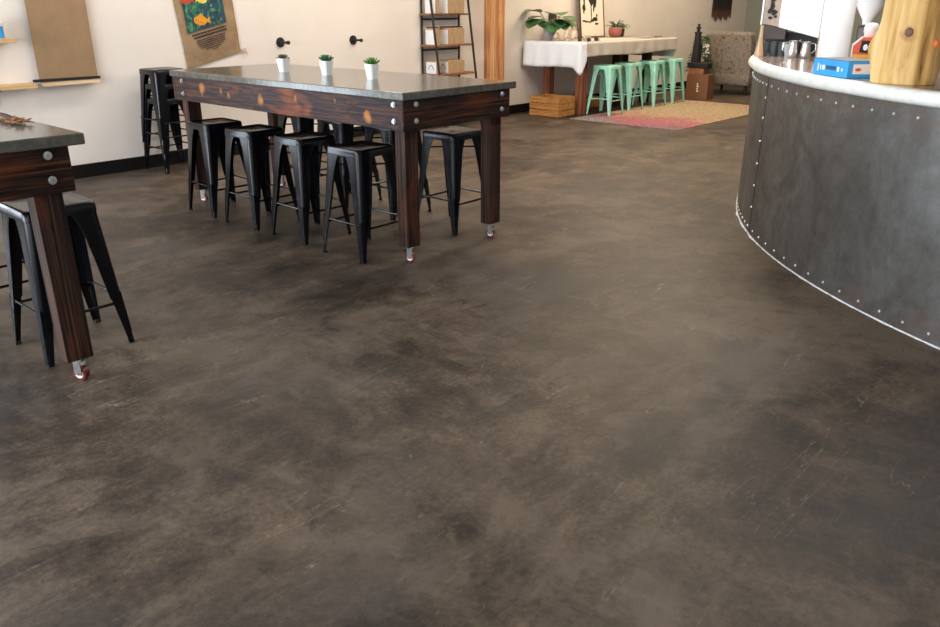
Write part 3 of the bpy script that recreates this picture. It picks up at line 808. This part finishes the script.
# rug
MB().box(9.90, 13.35, 5.22, 7.02, 0, .008, .002).build('area_rug', M['rug'], origin=(9.90, 5.22, 0), label='faded pink and yellow rug under the mint stools', category='rug')

# things on the display table
ZD = CZ + .008
# monstera
t = thing('potted_leafy_plant', (10.25, 7.74, ZD), 'plant with broad glossy green leaves on the left end of the cloth-covered table', 'plant')
px, py = 10.27, 7.74
MB().lathe([(.05, 0), (.075, .03), (.085, .09), (.07, .14), (.062, .14), (.075, .09), (.045, .02)], (px, py, ZD), 24).build('pot', M['greyglass'], t, smooth=True)
lf = MB(); stm = MB()
for (dx, dy, dz, yaw, pit, L, W) in ((-.14, .08, .40, 2.6, .35, .30, .30), (-.12, .04, .30, 2.9, -.1, .34, .30), (-.10, -.10, .27, 3.9, -.2, .32, .30), (-.02, -.14, .29, 4.5, -.2, .30, .28), (.06, -.16, .30, 5.0, -.05, .34, .30), (-.05, -.10, .38, 4.3, .25, .30, .28), (.04, -.05, .30, 5.3, -.2, .30, .26), (-.10, .10, .34, 2.5, .0, .26, .26), (.0, -.2, .33, 4.8, .1, .30, .28), (.10, -.20, .28, 5.2, -.3, .26, .24)):
    b0 = Vector((px, py, ZD + .12)); b1 = Vector((px + dx * .8, min(py + dy, 7.86), ZD + dz))
    stm.path([b0, b0.lerp(b1, .55) + Vector((0, 0, .04)), b1], .006, 6)
    d = (math.cos(yaw) * math.cos(pit), math.sin(yaw) * math.cos(pit), math.sin(pit))
    lf.leaf(b1, d, (0, 0, 1), L * .82, W * 1.5, .003, .35, 8, .12)
lf.build('leaves', M['bigleaf'], t, smooth=50); stm.build('stems', M['fern'], t)
MB().box(10.62, 10.80, 7.98, 8.01, ZD, ZD + .38).build('dark_board', M['darkbox'], label='dark brown board standing against the wall behind the leafy plant', category='board')
for k, (x, y, h, r, lb) in enumerate(((10.16, 7.50, .12, .055, 'squat cream and rust ceramic pot, leftmost on the white cloth'), (10.20, 7.34, .17, .045, 'tall cream and rust ceramic vase below the broad leaves'), (10.22, 7.22, .19, .055, 'widest cream ceramic vase on the white cloth, right of the leafy plant'))):
    MB().lathe([(r * .6, 0), (r, h * .35), (r * .95, h * .6), (r * .5, h * .85), (r * .7, h), (r * .6, h), (r * .4, h * .85), (r * .7, h * .5), (r * .4, .01)], (x, y, ZD), 20).build('ceramic_vase', M['ceramic'], smooth=True, label=lb, category='vase', group='small ceramics on the white cloth')
for k, (x, y, h, m_) in enumerate(((10.20, 7.10, .07, 'darkbox'), (10.36, 7.12, .08, 'ceramic'), (10.34, 7.03, .05, 'darkbox'), (10.48, 7.13, .075, 'greyglass'), (10.56, 7.05, .06, 'darkbox'), (10.68, 7.10, .05, 'ceramic'))):
    lb = ['dark little jar nearest the cream vases', 'small cream jar just right of the dark jar', 'tiny dark jar at the front corner of the white cloth', 'small grey jar in the middle of the little jars', 'dark squat jar beside the framed print', 'low cream dish in front of the framed print'][k]
    r = .03
    MB().lathe([(r, 0), (r * 1.1, h * .6), (r * .6, h * .8), (r * .7, h), (r * .5, h), (r * .5, h * .8)], (x, y, ZD), 14).build('little_jar', M[m_], smooth=True, label=lb, category='jar', group='little jars on the display table')
# framed print leaning on the wall
t = thing('framed_print', (11.72, 7.88, ZD), 'tall framed print with black ink shapes leaning on the wall', 'picture')
fx0, fx1, fh = 11.38, 12.08, .98
lean = Matrix.Translation((0, 7.90, ZD)) @ Matrix.Rotation(-.12, 4, 'X')
b_ = MB()
for a in ((fx0, fx0 + .016, 0, fh), (fx1 - .016, fx1, 0, fh), (fx0, fx1, 0, .016), (fx0, fx1, fh - .016, fh)): b_.box(a[0], a[1], -.012, .012, a[2], a[3], 0, lean)
b_.build('frame', M['frame'], t)
MB().box(fx0 + .016, fx1 - .016, -.002, .008, .016, fh - .016, 0, lean).build('paper', M['art'], t)
b_ = MB()
def blot(u, v, rx, rz, seed):
    pts = []
    for i in range(16):
        a = 2 * PI * i / 16; k = 1 + .45 * noise.noise(Vector((math.cos(a) * 1.5 + seed, math.sin(a) * 1.5, seed)))
        pts.append(lean @ Vector((fx0 + .07 + u * .56 + rx * k * math.cos(a), -.0022, .1 + v * .8 + rz * k * math.sin(a))))
    b_.prism(pts, lean.to_3x3() @ Vector((0, -.0012 - .00003 * seed, 0)))
for i, a in enumerate(((.10, .46, .045, .055), (.12, .58, .022, .08), (.08, .38, .02, .03), (.48, .60, .07, .07), (.56, .72, .06, .11), (.66, .56, .055, .09), (.44, .78, .04, .1), (.46, .38, .014, .16), (.72, .68, .04, .13), (.60, .45, .02, .06), (.07, .20, .05, .016), (.2, .185, .06, .013), (.36, .18, .05, .014), (.52, .21, .06, .022), (.66, .235, .07, .035), (.72, .14, .045, .016), (.74, .30, .02, .03), (.3, .68, .02, .05))): blot(*a, i * 1.3 + 1)
b_.build('ink_drawing', M['ink'], t)
# fern
t = thing('potted_fern', (12.36, 7.72, ZD), 'coral pink pot with feathery green fern right of the framed print', 'plant')
MB().lathe([(.07, 0), (.105, .04), (.115, .10), (.10, .155), (.088, .155), (.09, .1), (.05, .03)], (12.12, 7.72, ZD), 24).build('pot', M['pinkpot'], t, smooth=True)
f = MB()
for k in range(34):
    a = random.uniform(0, 2 * PI); L = random.uniform(.12, .26) * (1.35 if k % 2 else 1); el = random.uniform(.5, 1.3)
    off = (.2 if k % 2 else .06)
    b0 = Vector((12.12 + (off if k % 2 else 0), 7.72, ZD + .14)); prev = b0
    for s_ in range(1, 7):
        tt = s_ / 6; p = b0 + Vector((math.cos(a) * math.cos(el) * L * tt * .8, math.sin(a) * math.cos(el) * L * tt * .8, math.sin(el) * L * tt - (.9 * L * tt * tt * (.7 if k % 2 else .4))))
        p.z = max(p.z, ZD + .01)
        f.tube(prev, p, .002, 4)
        for sg in (-1, 1):
            d = Vector((-math.sin(a) * sg + math.cos(a) * .4, math.cos(a) * sg + math.sin(a) * .4, -.2))
            f.leaf(p, d, (0, 0, 1), .045 * (1.1 - tt * .6), .016, .001, .3, 3, 0)
        prev = p
f.build('fronds', M['fern'], t)
MB().lathe([(.06, 0), (.075, .13), (.06, .13), (.05, .02)], (12.32, 7.74, ZD), 20).build('nursery_pot', M['darkbox'], t)
for k, (x, m_, lb) in enumerate(((12.44, 'greyglass', 'flat grey cloth square lying on the right of the display table'), (12.70, 'pinkpot', 'flat coral folded cloth lying at the right end of the display table'))):
    MB().box(x - .11, x + .10, 7.2, 7.4, CZ + .0015, CZ + .016, .004).build('folded_napkin', M[m_], label=lb, category='napkin', group='folded napkins on the display table')

# ------------------------------------------------------------------ boxes, ornament, armchair at the far end
t = thing('cardboard_box', (13.68, 6.84, 0), 'large brown cardboard box with white marks, on the floor by the rightmost mint stool', 'box', 'cardboard boxes by the armchair')
MB().box(13.56, 13.80, 6.64, 7.06, 0, .44, .004).build('carton', M['cardboard'], t)
b_ = MB()
for k in range(4): b_.box(13.557, 13.559, 6.815 + .012 * (k % 2), 6.85, .14 + k * .040, .165 + k * .040)
b_.build('printed_mark', M['paperwhite'], t)
t = thing('cardboard_box', (13.68, 6.9, .44), 'small orange-brown cardboard box on top of the large carton', 'box', 'cardboard boxes by the armchair')
MB().box(13.58, 13.79, 6.76, 7.05, .441, .54, .004).build('carton', M['cardboard2'], t)
MB().box(13.58, 13.79, 6.88, 6.92, .5402, .542).build('tape', M['kraft_back'], t)
t = thing('tower_ornament', (13.75, 6.93, .56), 'tall dark tapered ornament with a knobbed top standing on the cardboard boxes', 'ornament')
zz = .543
MB().box(13.57, 13.80, 6.70, 7.08, zz, zz + .09, .01).build('plinth', M['blackmat'], t)
R4 = Matrix.Rotation(0, 4, 'Z')
b_ = MB(); b_.loft([[(13.68 + a * cx, 6.98 + a * cy, z) for cx, cy in ((1, 1), (-1, 1), (-1, -1), (1, -1))] for z, a in ((zz + .09, .062), (zz + .2, .056), (1.12, .040), (1.13, .048), (1.15, .048))])
b_.build('shaft', M['blackmat'], t)
MB().lathe([(.02, 0), (.035, .02), (.02, .04), (.045, .06), (.045, .075), (.015, .09), (.03, .12), (.0, .14)], (13.68, 6.98, 1.15), 16).build('finial', M['blackmat'], t, smooth=True)
t = thing('small_evergreen', (14.25, 7.18, 0), 'dark green bushy plant with white blossoms between the dark ornament and armchair', 'plant')
ex, ey = 14.25, 7.18
MB().lathe([(.10, 0), (.13, .25), (.11, .25), (.08, .03)], (ex, ey, 0), 18).tube((ex, ey, .05), (ex, ey, 1.0), .014, 6).build('pot_and_trunk', M['darkwood'], t)
f = MB()
for k in range(420):
    h = random.random(); a = random.uniform(0, 2 * PI); r = .24 * (1 - h * .62)
    f.leaf((ex + r * .5 * math.cos(a), ey + r * .5 * math.sin(a), .40 + h * .66), (math.cos(a), math.sin(a), .3), (0, 0, 1), r * .6 + .03, .05, .002, .3, 3, .1)
f.build('foliage', M['leaf2'], t)
f = MB()
for k in range(16): f.ball((ex - .14 + random.uniform(-.03, .03), ey - .17 + random.uniform(-.05, .05), .68 + random.random() * .24), .018, 1)
f.build('blossoms', M['paperwhite'], t, kind='stuff')
# armchair, seen from behind
t = thing('armchair', (15.2, 6.85, 0), 'high-backed armchair in faded floral fabric seen from behind', 'armchair')
ax0, ax1, ay0, ay1 = 14.80, 15.62, 6.44, 7.38
MB().box(ax0, ax1, ay0, ay1, .17, .42, .04).build('seat_base', M['floral'], t, smooth=True)
b_ = MB(); b_.loft([[(x0_, ay0 + i_, z), (x1_, ay0 + i_, z), (x1_, ay1 - i_, z), (x0_, ay1 - i_, z)] for z, x0_, x1_, i_ in ((.38, ax0 - .0, ax0 + .2, 0), (.8, ax0 - .03, ax0 + .17, .01), (1.08, ax0 - .05, ax0 + .13, .03), (1.13, ax0 - .03, ax0 + .10, .06))])
b_.build('backrest', M['floral'], t)
for y in (ay0 - .06, ay1 - .12): MB().box(ax0 + .16, ax1 + .0, y, y + .18, .17, .68, .05).build('armrest', M['floral'], t, smooth=True)
MB().box(ax0 + .2, ax1 + .03, ay0 + .12, ay1 - .12, .42, .54, .04).build('seat_cushion', M['floral'], t, smooth=True)
for x in (ax0 + .03, ax1 - .10):
    for y in (ay0 + .04, ay1 - .10): MB().lathe([(.02, 0), (.035, .17)], (x + .03, y + .03, 0), 12).build('leg', M['darkwood'], t)
# wall hanging
t = thing('fringed_wall_hanging', (16.75, WY - .02, 1.3), 'dark brown yarn fringe hanging on the wall above the armchair', 'wall hanging')
MB().tube((16.25, WY - .03, 2.2), (17.25, WY - .03, 2.2), .015, 10).build('dowel', M['darkwood'], t)
f = MB()
for k in range(64):
    x = 16.34 + k * .0130; zb2 = 1.36 + .05 * math.sin(k * .35) + random.uniform(-.03, .03)
    f.path([(x, WY - .03, 2.2), (x + random.uniform(-.01, .01), WY - .03, 1.8), (x + random.uniform(-.02, .02), WY - .03, zb2)], .012, 5)
f.build('yarn', M['fringe'], t, kind='stuff')

# ------------------------------------------------------------------ curved bar
C = Vector((8.258, -1.457)); RB = 4.606
def arc(r, a): return (C.x + r * math.cos(a), C.y + r * math.sin(a))
A0, A1 = math.radians(192), math.radians(74)          # from beyond the frame round to the far end
ASEAM = math.atan2(2.262 - C.y, 5.56 - C.x)
t = thing('bar_counter', (C.x + RB * math.cos(2.4), C.y + RB * math.sin(2.4), 0), 'curved bar counter faced in riveted steel sheet with pale stone edge', 'bar counter')
def sector(name, r0, r1, z0, z1, a0, a1, n, mat, parent, prof=None, **k):
    g = MB(); rings = []
    for i in range(n + 1):
        a = a0 + (a1 - a0) * i / n
        if prof: rings.append([(*arc(r, a), z) for r, z in prof(i, a)])
        else: rings.append([(*arc(r0, a), z0), (*arc(r1, a), z0), (*arc(r1, a), z1), (*arc(r0, a), z1)])
    g.loft(rings); return g.build(name, mat, parent, **k)
ZS0, ZS1 = 1.128, 1.20
sector('front_panel', RB - .05, RB, 0.002, ZS0, A0, ASEAM, 60, M['steel'], t, smooth=30)
sector('front_panel', RB - .053, RB - .003, 0.002, ZS0, ASEAM - .001, A1, 40, M['steel'], t, smooth=30)
sector('back_panel', RB - .86, RB - .83, 0.002, ZS0, A0, A1, 60, M['darkwood'], t, smooth=30)
for a in (A0 - .0, A1): 
    e0 = arc(RB - .052, a); e1 = arc(RB - .83, a)
    MB().tube((*e0, .56), (*e1, .56), .02, 8).build('end_rail', M['darkwood'], t)
# the seam: dark gap strip and a riveted cover
da = .012
sector('seam_strip', RB, RB + .0025, .02, ZS0 - .005, ASEAM - .0012, ASEAM + .0012, 1, M['cavity'], t)
def edgeprof(i, a):
    w = .010 * noise.noise(Vector((a * 9, 0, 0))) + .004 * noise.noise(Vector((a * 40, 3, 0)))
    o = RB + .042 + w
    return [(RB - .02, ZS0), (o - .022, ZS0), (o - .006, ZS0 + .012), (o + .002, ZS0 + .032), (o - .003, ZS1 - .018), (o - .014, ZS1 - .004), (o - .035, ZS1), (RB - .02, ZS1)]
sector('stone_edge', 0, 0, 0, 0, A0, A1, 160, M['stone_edge'], t, prof=edgeprof, smooth=60)
sector('countertop', RB - .90, RB - .0205, ZS0, ZS1 - .0004, A0, A1, 80, M['granite'], t)
def caulkprof(i, a):
    w = .004 + .024 * max(0, noise.noise(Vector((a * 25, 1, 0)))) + .008 * noise.noise(Vector((a * 90, 5, 0)))
    return [(RB - .01, 0), (RB + w, 0), (RB + w * .5, .006), (RB - .01, .012)]
sector('caulk_line', 0, 0, 0, 0, A0, A1, 240, M['caulk'], t, prof=caulkprof)
def rivet(a, z, r=.0095):
    x, y = arc(RB - .002, a); d = Vector((math.cos(a), math.sin(a), 0))
    g = MB(); g.tube((x, y, z), Vector((x, y, z)) + d * .006, r, 8, r * .6)
    g.build('rivet', M['rivet'], t)
st = .163 / RB
a = ASEAM + .012 - st * 0
k = 0
a = ASEAM + .02
while a < math.radians(176): rivet(a, .052); a += st
a = ASEAM - .016
while a > math.radians(104): rivet(a, .052); a -= st * .72
a = ASEAM + .02
while a < math.radians(176): rivet(a, 1.068); a += st
a = ASEAM - .012
while a > math.radians(104): rivet(a, 1.068); a -= st * .72
for z in (.20, .36, .52, .68, .84, .98): rivet(ASEAM - .0075, z)

ZB = ZS1 + .0005
fv = Vector((.942, .335, 0)); rv = Vector((.335, -.942, 0))
def L(M0, s_, d, z): p = Vector(M0) + rv * s_ + fv * d; return (p.x, p.y, z)
M0 = (6.62, 2.55, 0)
t = thing('espresso_machine', L(M0, 0, .2, ZB), 'large white espresso machine with steel pitchers in front, at the far end of the bar', 'espresso machine')
b_ = MB(); b_.prism([L(M0, -.128, 0, 1.422), L(M0, .178, 0, 1.343), L(M0, .178, 0, 1.80), L(M0, -.128, 0, 1.80)], fv * .5); b_.build('body', M['white_gloss'], t)
b_ = MB(); b_.prism([L(M0, -.255, .02, 1.447), L(M0, -.130, .0, 1.424), L(M0, -.130, .0, 1.80), L(M0, -.255, .02, 1.80)], fv * .45); so = b_.build('side_panel', M['cream_panel'], t)
b_ = MB()
for i_, (s_, z_, rx, rz_) in enumerate(((-.20, 1.49, .014, .012), (-.175, 1.53, .022, .022), (-.195, 1.58, .016, .04), (-.19, 1.64, .02, .03), (-.21, 1.54, .012, .02), (-.16, 1.50, .012, .01))):
    b_.prism([L(M0, s_ + rx * math.cos(a) * (1 + .3 * math.sin(3 * a + i_)), -.001, z_ + rz_ * math.sin(a)) for a in [2 * PI * q / 12 for q in range(12)]], -fv * (.002 + .0002 * i_))
b_.build('dark_figures', M['ink'], so)  # irregular dark shapes set on the tan panel
b_ = MB(); b_.prism([L(M0, -.268, .01, 1.440), L(M0, -.256, .01, 1.440), L(M0, -.256, .01, 1.80), L(M0, -.268, .01, 1.80)], fv * .46); b_.build('white_trim', M['white_gloss'], t)
b_ = MB(); b_.prism([L(M0, -.24, .02, 1.33), L(M0, -.07, .02, 1.33), L(M0, -.07, .02, 1.405), L(M0, -.13, .02, 1.421), L(M0, -.24, .02, 1.44)], fv * .4); b_.build('metal_panel', M['greybrown'], t)
b_ = MB(); b_.prism([L(M0, -.23, .20, ZB + .02), L(M0, .17, .20, ZB + .02), L(M0, .17, .20, 1.342), L(M0, -.23, .20, 1.405)], fv * .2); b_.build('recess', M['cavity'], t)
b_ = MB(); b_.prism([L(M0, -.23, .14, ZB), L(M0, .172, .02, ZB), L(M0, .172, .45, ZB), L(M0, -.23, .45, ZB)], (0, 0, .02)); b_.build('drip_tray', M['cavity'], t)
b_ = MB(); b_.prism([L(M0, .15, .02, ZB + .02), L(M0, .172, .02, ZB + .02), L(M0, .172, .02, 1.344), L(M0, .15, .02, 1.349)], fv * .2); b_.build('side_support', M['cavity'], t)
def lathe_thing(name, pos, prof, mat, label, cat, group=None, seg=20, smooth=45, **k):
    o = MB().lathe(prof, pos, seg).build(name, mat, smooth=smooth, label=label, category=cat)
    if group: o['group'] = group
    return o
p = L(M0, -.245, -.10, ZB)
lathe_thing('tapered_bottle', p, [(.034, 0), (.036, .02), (.018, .12), (.012, .2), (.012, .23), (.0, .235)], M['amber'], 'tan cone-shaped bottle at the left end of the espresso machine', 'bottle')
for k, (s_, lb) in enumerate(((-.215, 'smoky drinking glass, leftmost before the espresso machine'), (-.155, 'smoky drinking glass, second from left before the espresso machine'), (-.098, 'smoky drinking glass nearest the clear tapered glass'))):
    p = L(M0, s_ + .01, -.02 - .0 * k, ZB)
    lathe_thing('drinking_glass', p, [(.020, 0), (.027, .11), (.0245, .11), (.018, .006), (.0, .006)], M['glass'], lb, 'glass', 'smoky glasses on the bar')
M1 = (6.0, 2.3, 0)
lathe_thing('tapered_glass', L(M1, -.045, -.08, ZB), [(.022, 0), (.010, .008), (.012, .05), (.028, .125), (.026, .125), (.009, .05), (.0, .045)], M['clearglass'], 'clear tapered glass standing in front of the steel pitchers', 'glass')
def pitcher(pos, s, label, ang):
    t = thing('milk_pitcher', pos, label, 'pitcher', 'steel milk pitchers on the bar')
    MB().lathe([(.036 * s, 0), (.040 * s, .01), (.034 * s, .06 * s), (.030 * s, .09 * s), (.033 * s, .11 * s), (.031 * s, .11 * s), (.028 * s, .09 * s), (.032 * s, .05 * s), (.034 * s, .004)], pos, 24).build('jug', M['chrome'], t, smooth=50)
    d = Vector((math.cos(ang), math.sin(ang), 0)); c = Vector(pos)
    MB().path([c + d * .031 * s + Vector((0, 0, .098 * s)), c + d * .062 * s + Vector((0, 0, .095 * s)), c + d * .066 * s + Vector((0, 0, .05 * s)), c + d * .036 * s + Vector((0, 0, .03 * s))], .004, 8).build('handle', M['chrome'], t)
    e = -d
    b = MB(); b.leaf(c + e * .026 * s + Vector((0, 0, .10 * s)), e + Vector((0, 0, .5)), (0, 0, 1), .03 * s, .026 * s, .002, -.1, 3, .5); b.build('spout', M['chrome'], t)
pitcher(L(M0, .005, -.14, ZB), 1.15, 'steel milk pitcher before the dark recess of the espresso machine, left one', 2.0)
pitcher(L(M0, .10, -.16, ZB), 1.1, 'steel milk pitcher nearest the white canister', -1.0)
t = thing('white_canister', (6.26, 2.16, ZB), 'tall plain white cylinder on the bar behind the blue box', 'canister')
cc = L((6.25, 2.15, 0), .038, 0.02, ZB)
MB().lathe([(.100, 0), (.108, .006), (.109, .62), (.10, .64)], cc, 48).build('body', M['white_gloss'], t, smooth=40)
MB().lathe([(.112, .60), (.112, .66), (.0, .665)], cc, 48).build('lid', M['white_gloss'], t, smooth=40)
# blue carton
def obox(B, u, v, Lu, Lv, z0, z1, bev=.002):
    u, v = Vector(u).normalized(), Vector(v).normalized(); g = MB()
    g.prism([Vector(B), Vector(B) + u * Lu, Vector(B) + u * Lu + v * Lv, Vector(B) + v * Lv], (0, 0, z1 - z0)); return g
B = Vector((4.792, 1.522, ZB)); u = Vector((.65, .76, 0)).normalized(); v = Vector((.76, -.65, 0)).normalized()
t = thing('blue_carton', B + u * .17 + v * .1, 'flat bright blue carton on the counter edge beside the pine log', 'box')
obox(B, u, v, .36, .22, ZB, ZB + .088).build('carton', M['blue'], t)
obox(B + u * .006 + v * .006 + Vector((0, 0, .0885)), u, v, .348, .208, 0, .004).build('lid', M['bluegrey'], t)
nf = -v
for (a0_, a1_, z0_, z1_) in ((.235, .262, .030, .056), (.275, .285, .030, .056), (.085, .105, .030, .055), (.050, .062, .034, .05), (.302, .312, .02, .065)):
    g = MB(); g.prism([B + u * a0_ + Vector((0, 0, z0_)) + nf * .0008, B + u * a1_ + Vector((0, 0, z0_)) + nf * .0008, B + u * a1_ + Vector((0, 0, z1_)) + nf * .0008, B + u * a0_ + Vector((0, 0, z1_)) + nf * .0008], nf * .0008)
    g.build('white_print', M['paperwhite'], t)
g = MB()
for k in range(9):
    a0_ = .118 + k * .012
    g.prism([B + u * a0_ + Vector((0, 0, .034)) + nf * .0008, B + u * (a0_ + .007) + Vector((0, 0, .034)) + nf * .0008, B + u * (a0_ + .007) + Vector((0, 0, .056)) + nf * .0008, B + u * a0_ + Vector((0, 0, .056)) + nf * .0008], nf * .0008)
g.build('dark_print', plain('navy_ink', (.02, .03, .12), .6), t)
g = MB(); mu = -u
g.prism([B + v * .03 + mu * .0008 + Vector((0, 0, .022)), B + v * .14 + mu * .0008 + Vector((0, 0, .022)), B + v * .14 + mu * .0008 + Vector((0, 0, .075)), B + v * .03 + mu * .0008 + Vector((0, 0, .075))], mu * .001)
so = g.build('white_label', M['paperwhite'], t)
g = MB(); g.prism([B + v * (.06 + .018 * math.cos(a)) + mu * .002 + Vector((0, 0, .046 + .009 * math.sin(a))) for a in [2 * PI * q / 14 for q in range(14)]], mu * .0008)
g.build('red_mark', M['redcard'], so)
# red carton with picture
M2 = Vector((5.25, 1.72, 0))
t = thing('red_carton', L(M2, .125, 0, ZB), 'red-orange carton with dark picture and yellow stripe behind the blue carton', 'box')
g = MB(); g.prism([L(M2, .058, 0, ZB), L(M2, .20, 0, ZB), L(M2, .20, 0, 1.405), L(M2, .105, 0, 1.40), L(M2, .058, 0, 1.355)], fv * .12); g.build('carton', M['redcard'], t)
g = MB(); g.prism([L(M2, .060, -.0015, 1.278), L(M2, .20, -.0015, 1.270), L(M2, .20, -.0015, 1.298), L(M2, .060, -.0015, 1.305)], fv * .001); g.build('stripe', M['yellowcard'], t)
g = MB(); g.prism([L(M2, .095, -.0015, 1.316), L(M2, .15, -.0015, 1.31), L(M2, .15, -.0015, 1.382), L(M2, .102, -.0015, 1.385)], fv * .001); so = g.build('dark_picture', M['ink'], t)
g = MB(); g.prism([L(M2, .126 + .013 * math.cos(a), -.003, 1.345 + .018 * math.sin(a)) for a in [2 * PI * q / 12 for q in range(12)]], fv * .001); g.build('pale_figure', M['paperwhite'], so)
g = MB(); g.prism([L(M2, .052, -.001, 1.30), L(M2, .0585, -.001, 1.25), L(M2, .0585, -.001, 1.355), L(M2, .108, -.001, 1.403), L(M2, .100, -.001, 1.410), L(M2, .052, -.001, 1.363)], fv * .004); g.build('white_edge', M['paperwhite'], t)
pc = Vector(L(M2, .152, .17, ZB))
lathe_thing('paper_cup_stack', pc, [(.030, 0), (.038, .22), (.043, .225), (.043, .25), (.038, .268), (.024, .28), (.0, .282)], M['white_plastic'], 'white lidded cup stack behind the red carton', 'cup')
pg = Vector(L(M2, .145, .70, ZB))
t = thing('coffee_grinder', pg, 'white coffee grinder with flared hopper between the white cylinder and the log', 'grinder')
MB().box(pg.x - .05, pg.x + .05, pg.y - .05, pg.y + .05, ZB, ZB + .26, .02).build('base', M['greybrown'], t)
MB().lathe([(.03, .26), (.034, .29), (.085, .38), (.088, .60), (.0, .61)], pg, 32).build('hopper', M['white_gloss'], t, smooth=40)
# log
lc = Vector((4.735 - .014, 1.185 + .030, ZB))
t = thing('pine_log', lc, 'thick peeled pine log standing upright on the near counter', 'log')
g = MB(); rings = []
for j in range(33):
    z = j / 32 * .72
    ring = []
    for i in range(56):
        a = 2 * PI * i / 56
        lobes = 1 + .045 * math.cos(2 * (a - 1.0)) + .035 * math.cos(3 * a + .6 + z * .6) + .02 * math.cos(5 * a + z * 2)
        r = .150 * lobes * (1 + .05 * math.exp(-((z - .05) / .06) ** 2)) + .006 * noise.noise(Vector((math.cos(a) * 3, math.sin(a) * 3, z * 4)))
        # side bump (branch stub) towards the left of the picture, and the groove beside the knot
        aw = (a - math.atan2(.942, -.335) + PI) % (2 * PI) - PI
        r += .040 * math.exp(-(aw / .34) ** 2) * math.exp(-((z - .17) / .075) ** 2)
        ag = (a - 3.95 + PI) % (2 * PI) - PI
        r -= .030 * math.exp(-(ag / .10) ** 2) * math.exp(-((z - .13) / .13) ** 2)
        ring.append((lc.x + r * math.cos(a), lc.y + r * math.sin(a), ZB + z))
    rings.append(ring)
g.loft(rings); g.build('trunk', M['log'], t, smooth=50)
g = MB(); g.ball((lc.x - .149, lc.y - .025, ZB + .255), .020, 2, (.25, 1, 1.15)); g.build('knot', plain('dark_wood_knot', (.17, .075, .04), .6, 0, .3, 60), t, smooth=True)
g = MB(); p = Vector(L(lc, .092, -.110, ZB + .20)); g.ball(p, .030, 2, (.5, 1, .9)); g.build('orange_tag', M['orange_tag'], t, smooth=True)
t = thing('till', (5.25, .92, ZB), 'black box-shaped till mostly hidden behind the pine log', 'till')
MB().box(5.08, 5.42, .72, 1.10, ZB, ZB + .10, .01).build('drawer', M['blackmat'], t)
MB().box(5.20, 5.26, .70, 1.16, ZB + .10, ZB + .50, .01).build('screen', M['blackmat'], t)

# ------------------------------------------------------------------ camera
F_, PITCH, ROLL, YAW = 784.70, .372996, -.0021914, .7402
fwd = Vector((math.cos(PITCH) * math.cos(YAW), math.cos(PITCH) * math.sin(YAW), -math.sin(PITCH)))
rt = Vector((math.sin(YAW), -math.cos(YAW), 0)); up = rt.cross(fwd)
r2 = rt * math.cos(ROLL) + up * math.sin(ROLL); u2 = -rt * math.sin(ROLL) + up * math.cos(ROLL)
cam = bpy.data.cameras.new('camera'); cam.sensor_fit = 'HORIZONTAL'; cam.sensor_width = 36; cam.lens = F_ / 940 * 36
cam.clip_end = 100; cam.clip_start = .05
co = bpy.data.objects.new('camera', cam); COL.objects.link(co)
mm = Matrix((r2, u2, -fwd)).transposed().to_4x4(); mm.translation = (0, 0, 1.58); co.matrix_world = mm
sc.camera = co

# ------------------------------------------------------------------ light
def area(name, loc, target, sx, sy, power, col):
    d = bpy.data.lights.new(name, 'AREA'); d.shape = 'RECTANGLE'; d.size = sx; d.size_y = sy; d.energy = power; d.color = col
    o = bpy.data.objects.new(name, d); COL.objects.link(o); o.location = loc
    o.rotation_euler = (Vector(target) - Vector(loc)).to_track_quat('-Z', 'Y').to_euler(); return o
day = (.90, .95, 1.0)
for i, h in enumerate(FH):
    area('window_daylight', (XF - .35, (h[0] + h[1]) / 2, 1.65), (XF + 3, (h[0] + h[1]) / 2, 1.45), h[1] - h[0], 2.6, (60, 190, 640)[i], day)
area('window_daylight', (-.7, WY + .35, 1.65), (-.7, WY - 3, 1.45), 3.7, 2.6, 300, (.78, .88, 1.0))
warm = (1.0, .80, .56)
area('ceiling_lamp_or_fill', (11.6, 6.7, ZC - .05), (11.6, 6.9, 0), 2.2, .5, 95, warm)
area('ceiling_lamp_or_fill', (14.8, 6.0, ZC - .05), (14.8, 6.3, 0), 2.0, .5, 70, warm)
area('ceiling_lamp_or_fill', (5.5, 6.9, ZC - .05), (5.5, 7.3, 0), 4.5, .4, 95, (1, .88, .74))  # added fill that warms the left wall, not a known fixture
area('ceiling_lamp_or_fill', (6.2, 1.6, ZC - .05), (6.2, 1.6, 0), 1.8, .5, 90, (1, .97, .93))
area('ceiling_lamp_or_fill', (8.2, 4.4, ZC - .05), (8.2, 4.4, 0), 3.0, .5, 150, (1, .84, .64))  # added fill to lift the middle of the dark floor, no fixture there
w = bpy.data.worlds.new('sky'); w.use_nodes = True; sc.world = w
w.node_tree.nodes['Background'].inputs[0].default_value = (.75, .86, 1, 1); w.node_tree.nodes['Background'].inputs[1].default_value = 1.0
sc.view_settings.view_transform = 'Standard'; sc.view_settings.look = 'None'
sc.view_settings.exposure = 0.0; sc.view_settings.gamma = 1; sc.view_settings.use_curve_mapping = False
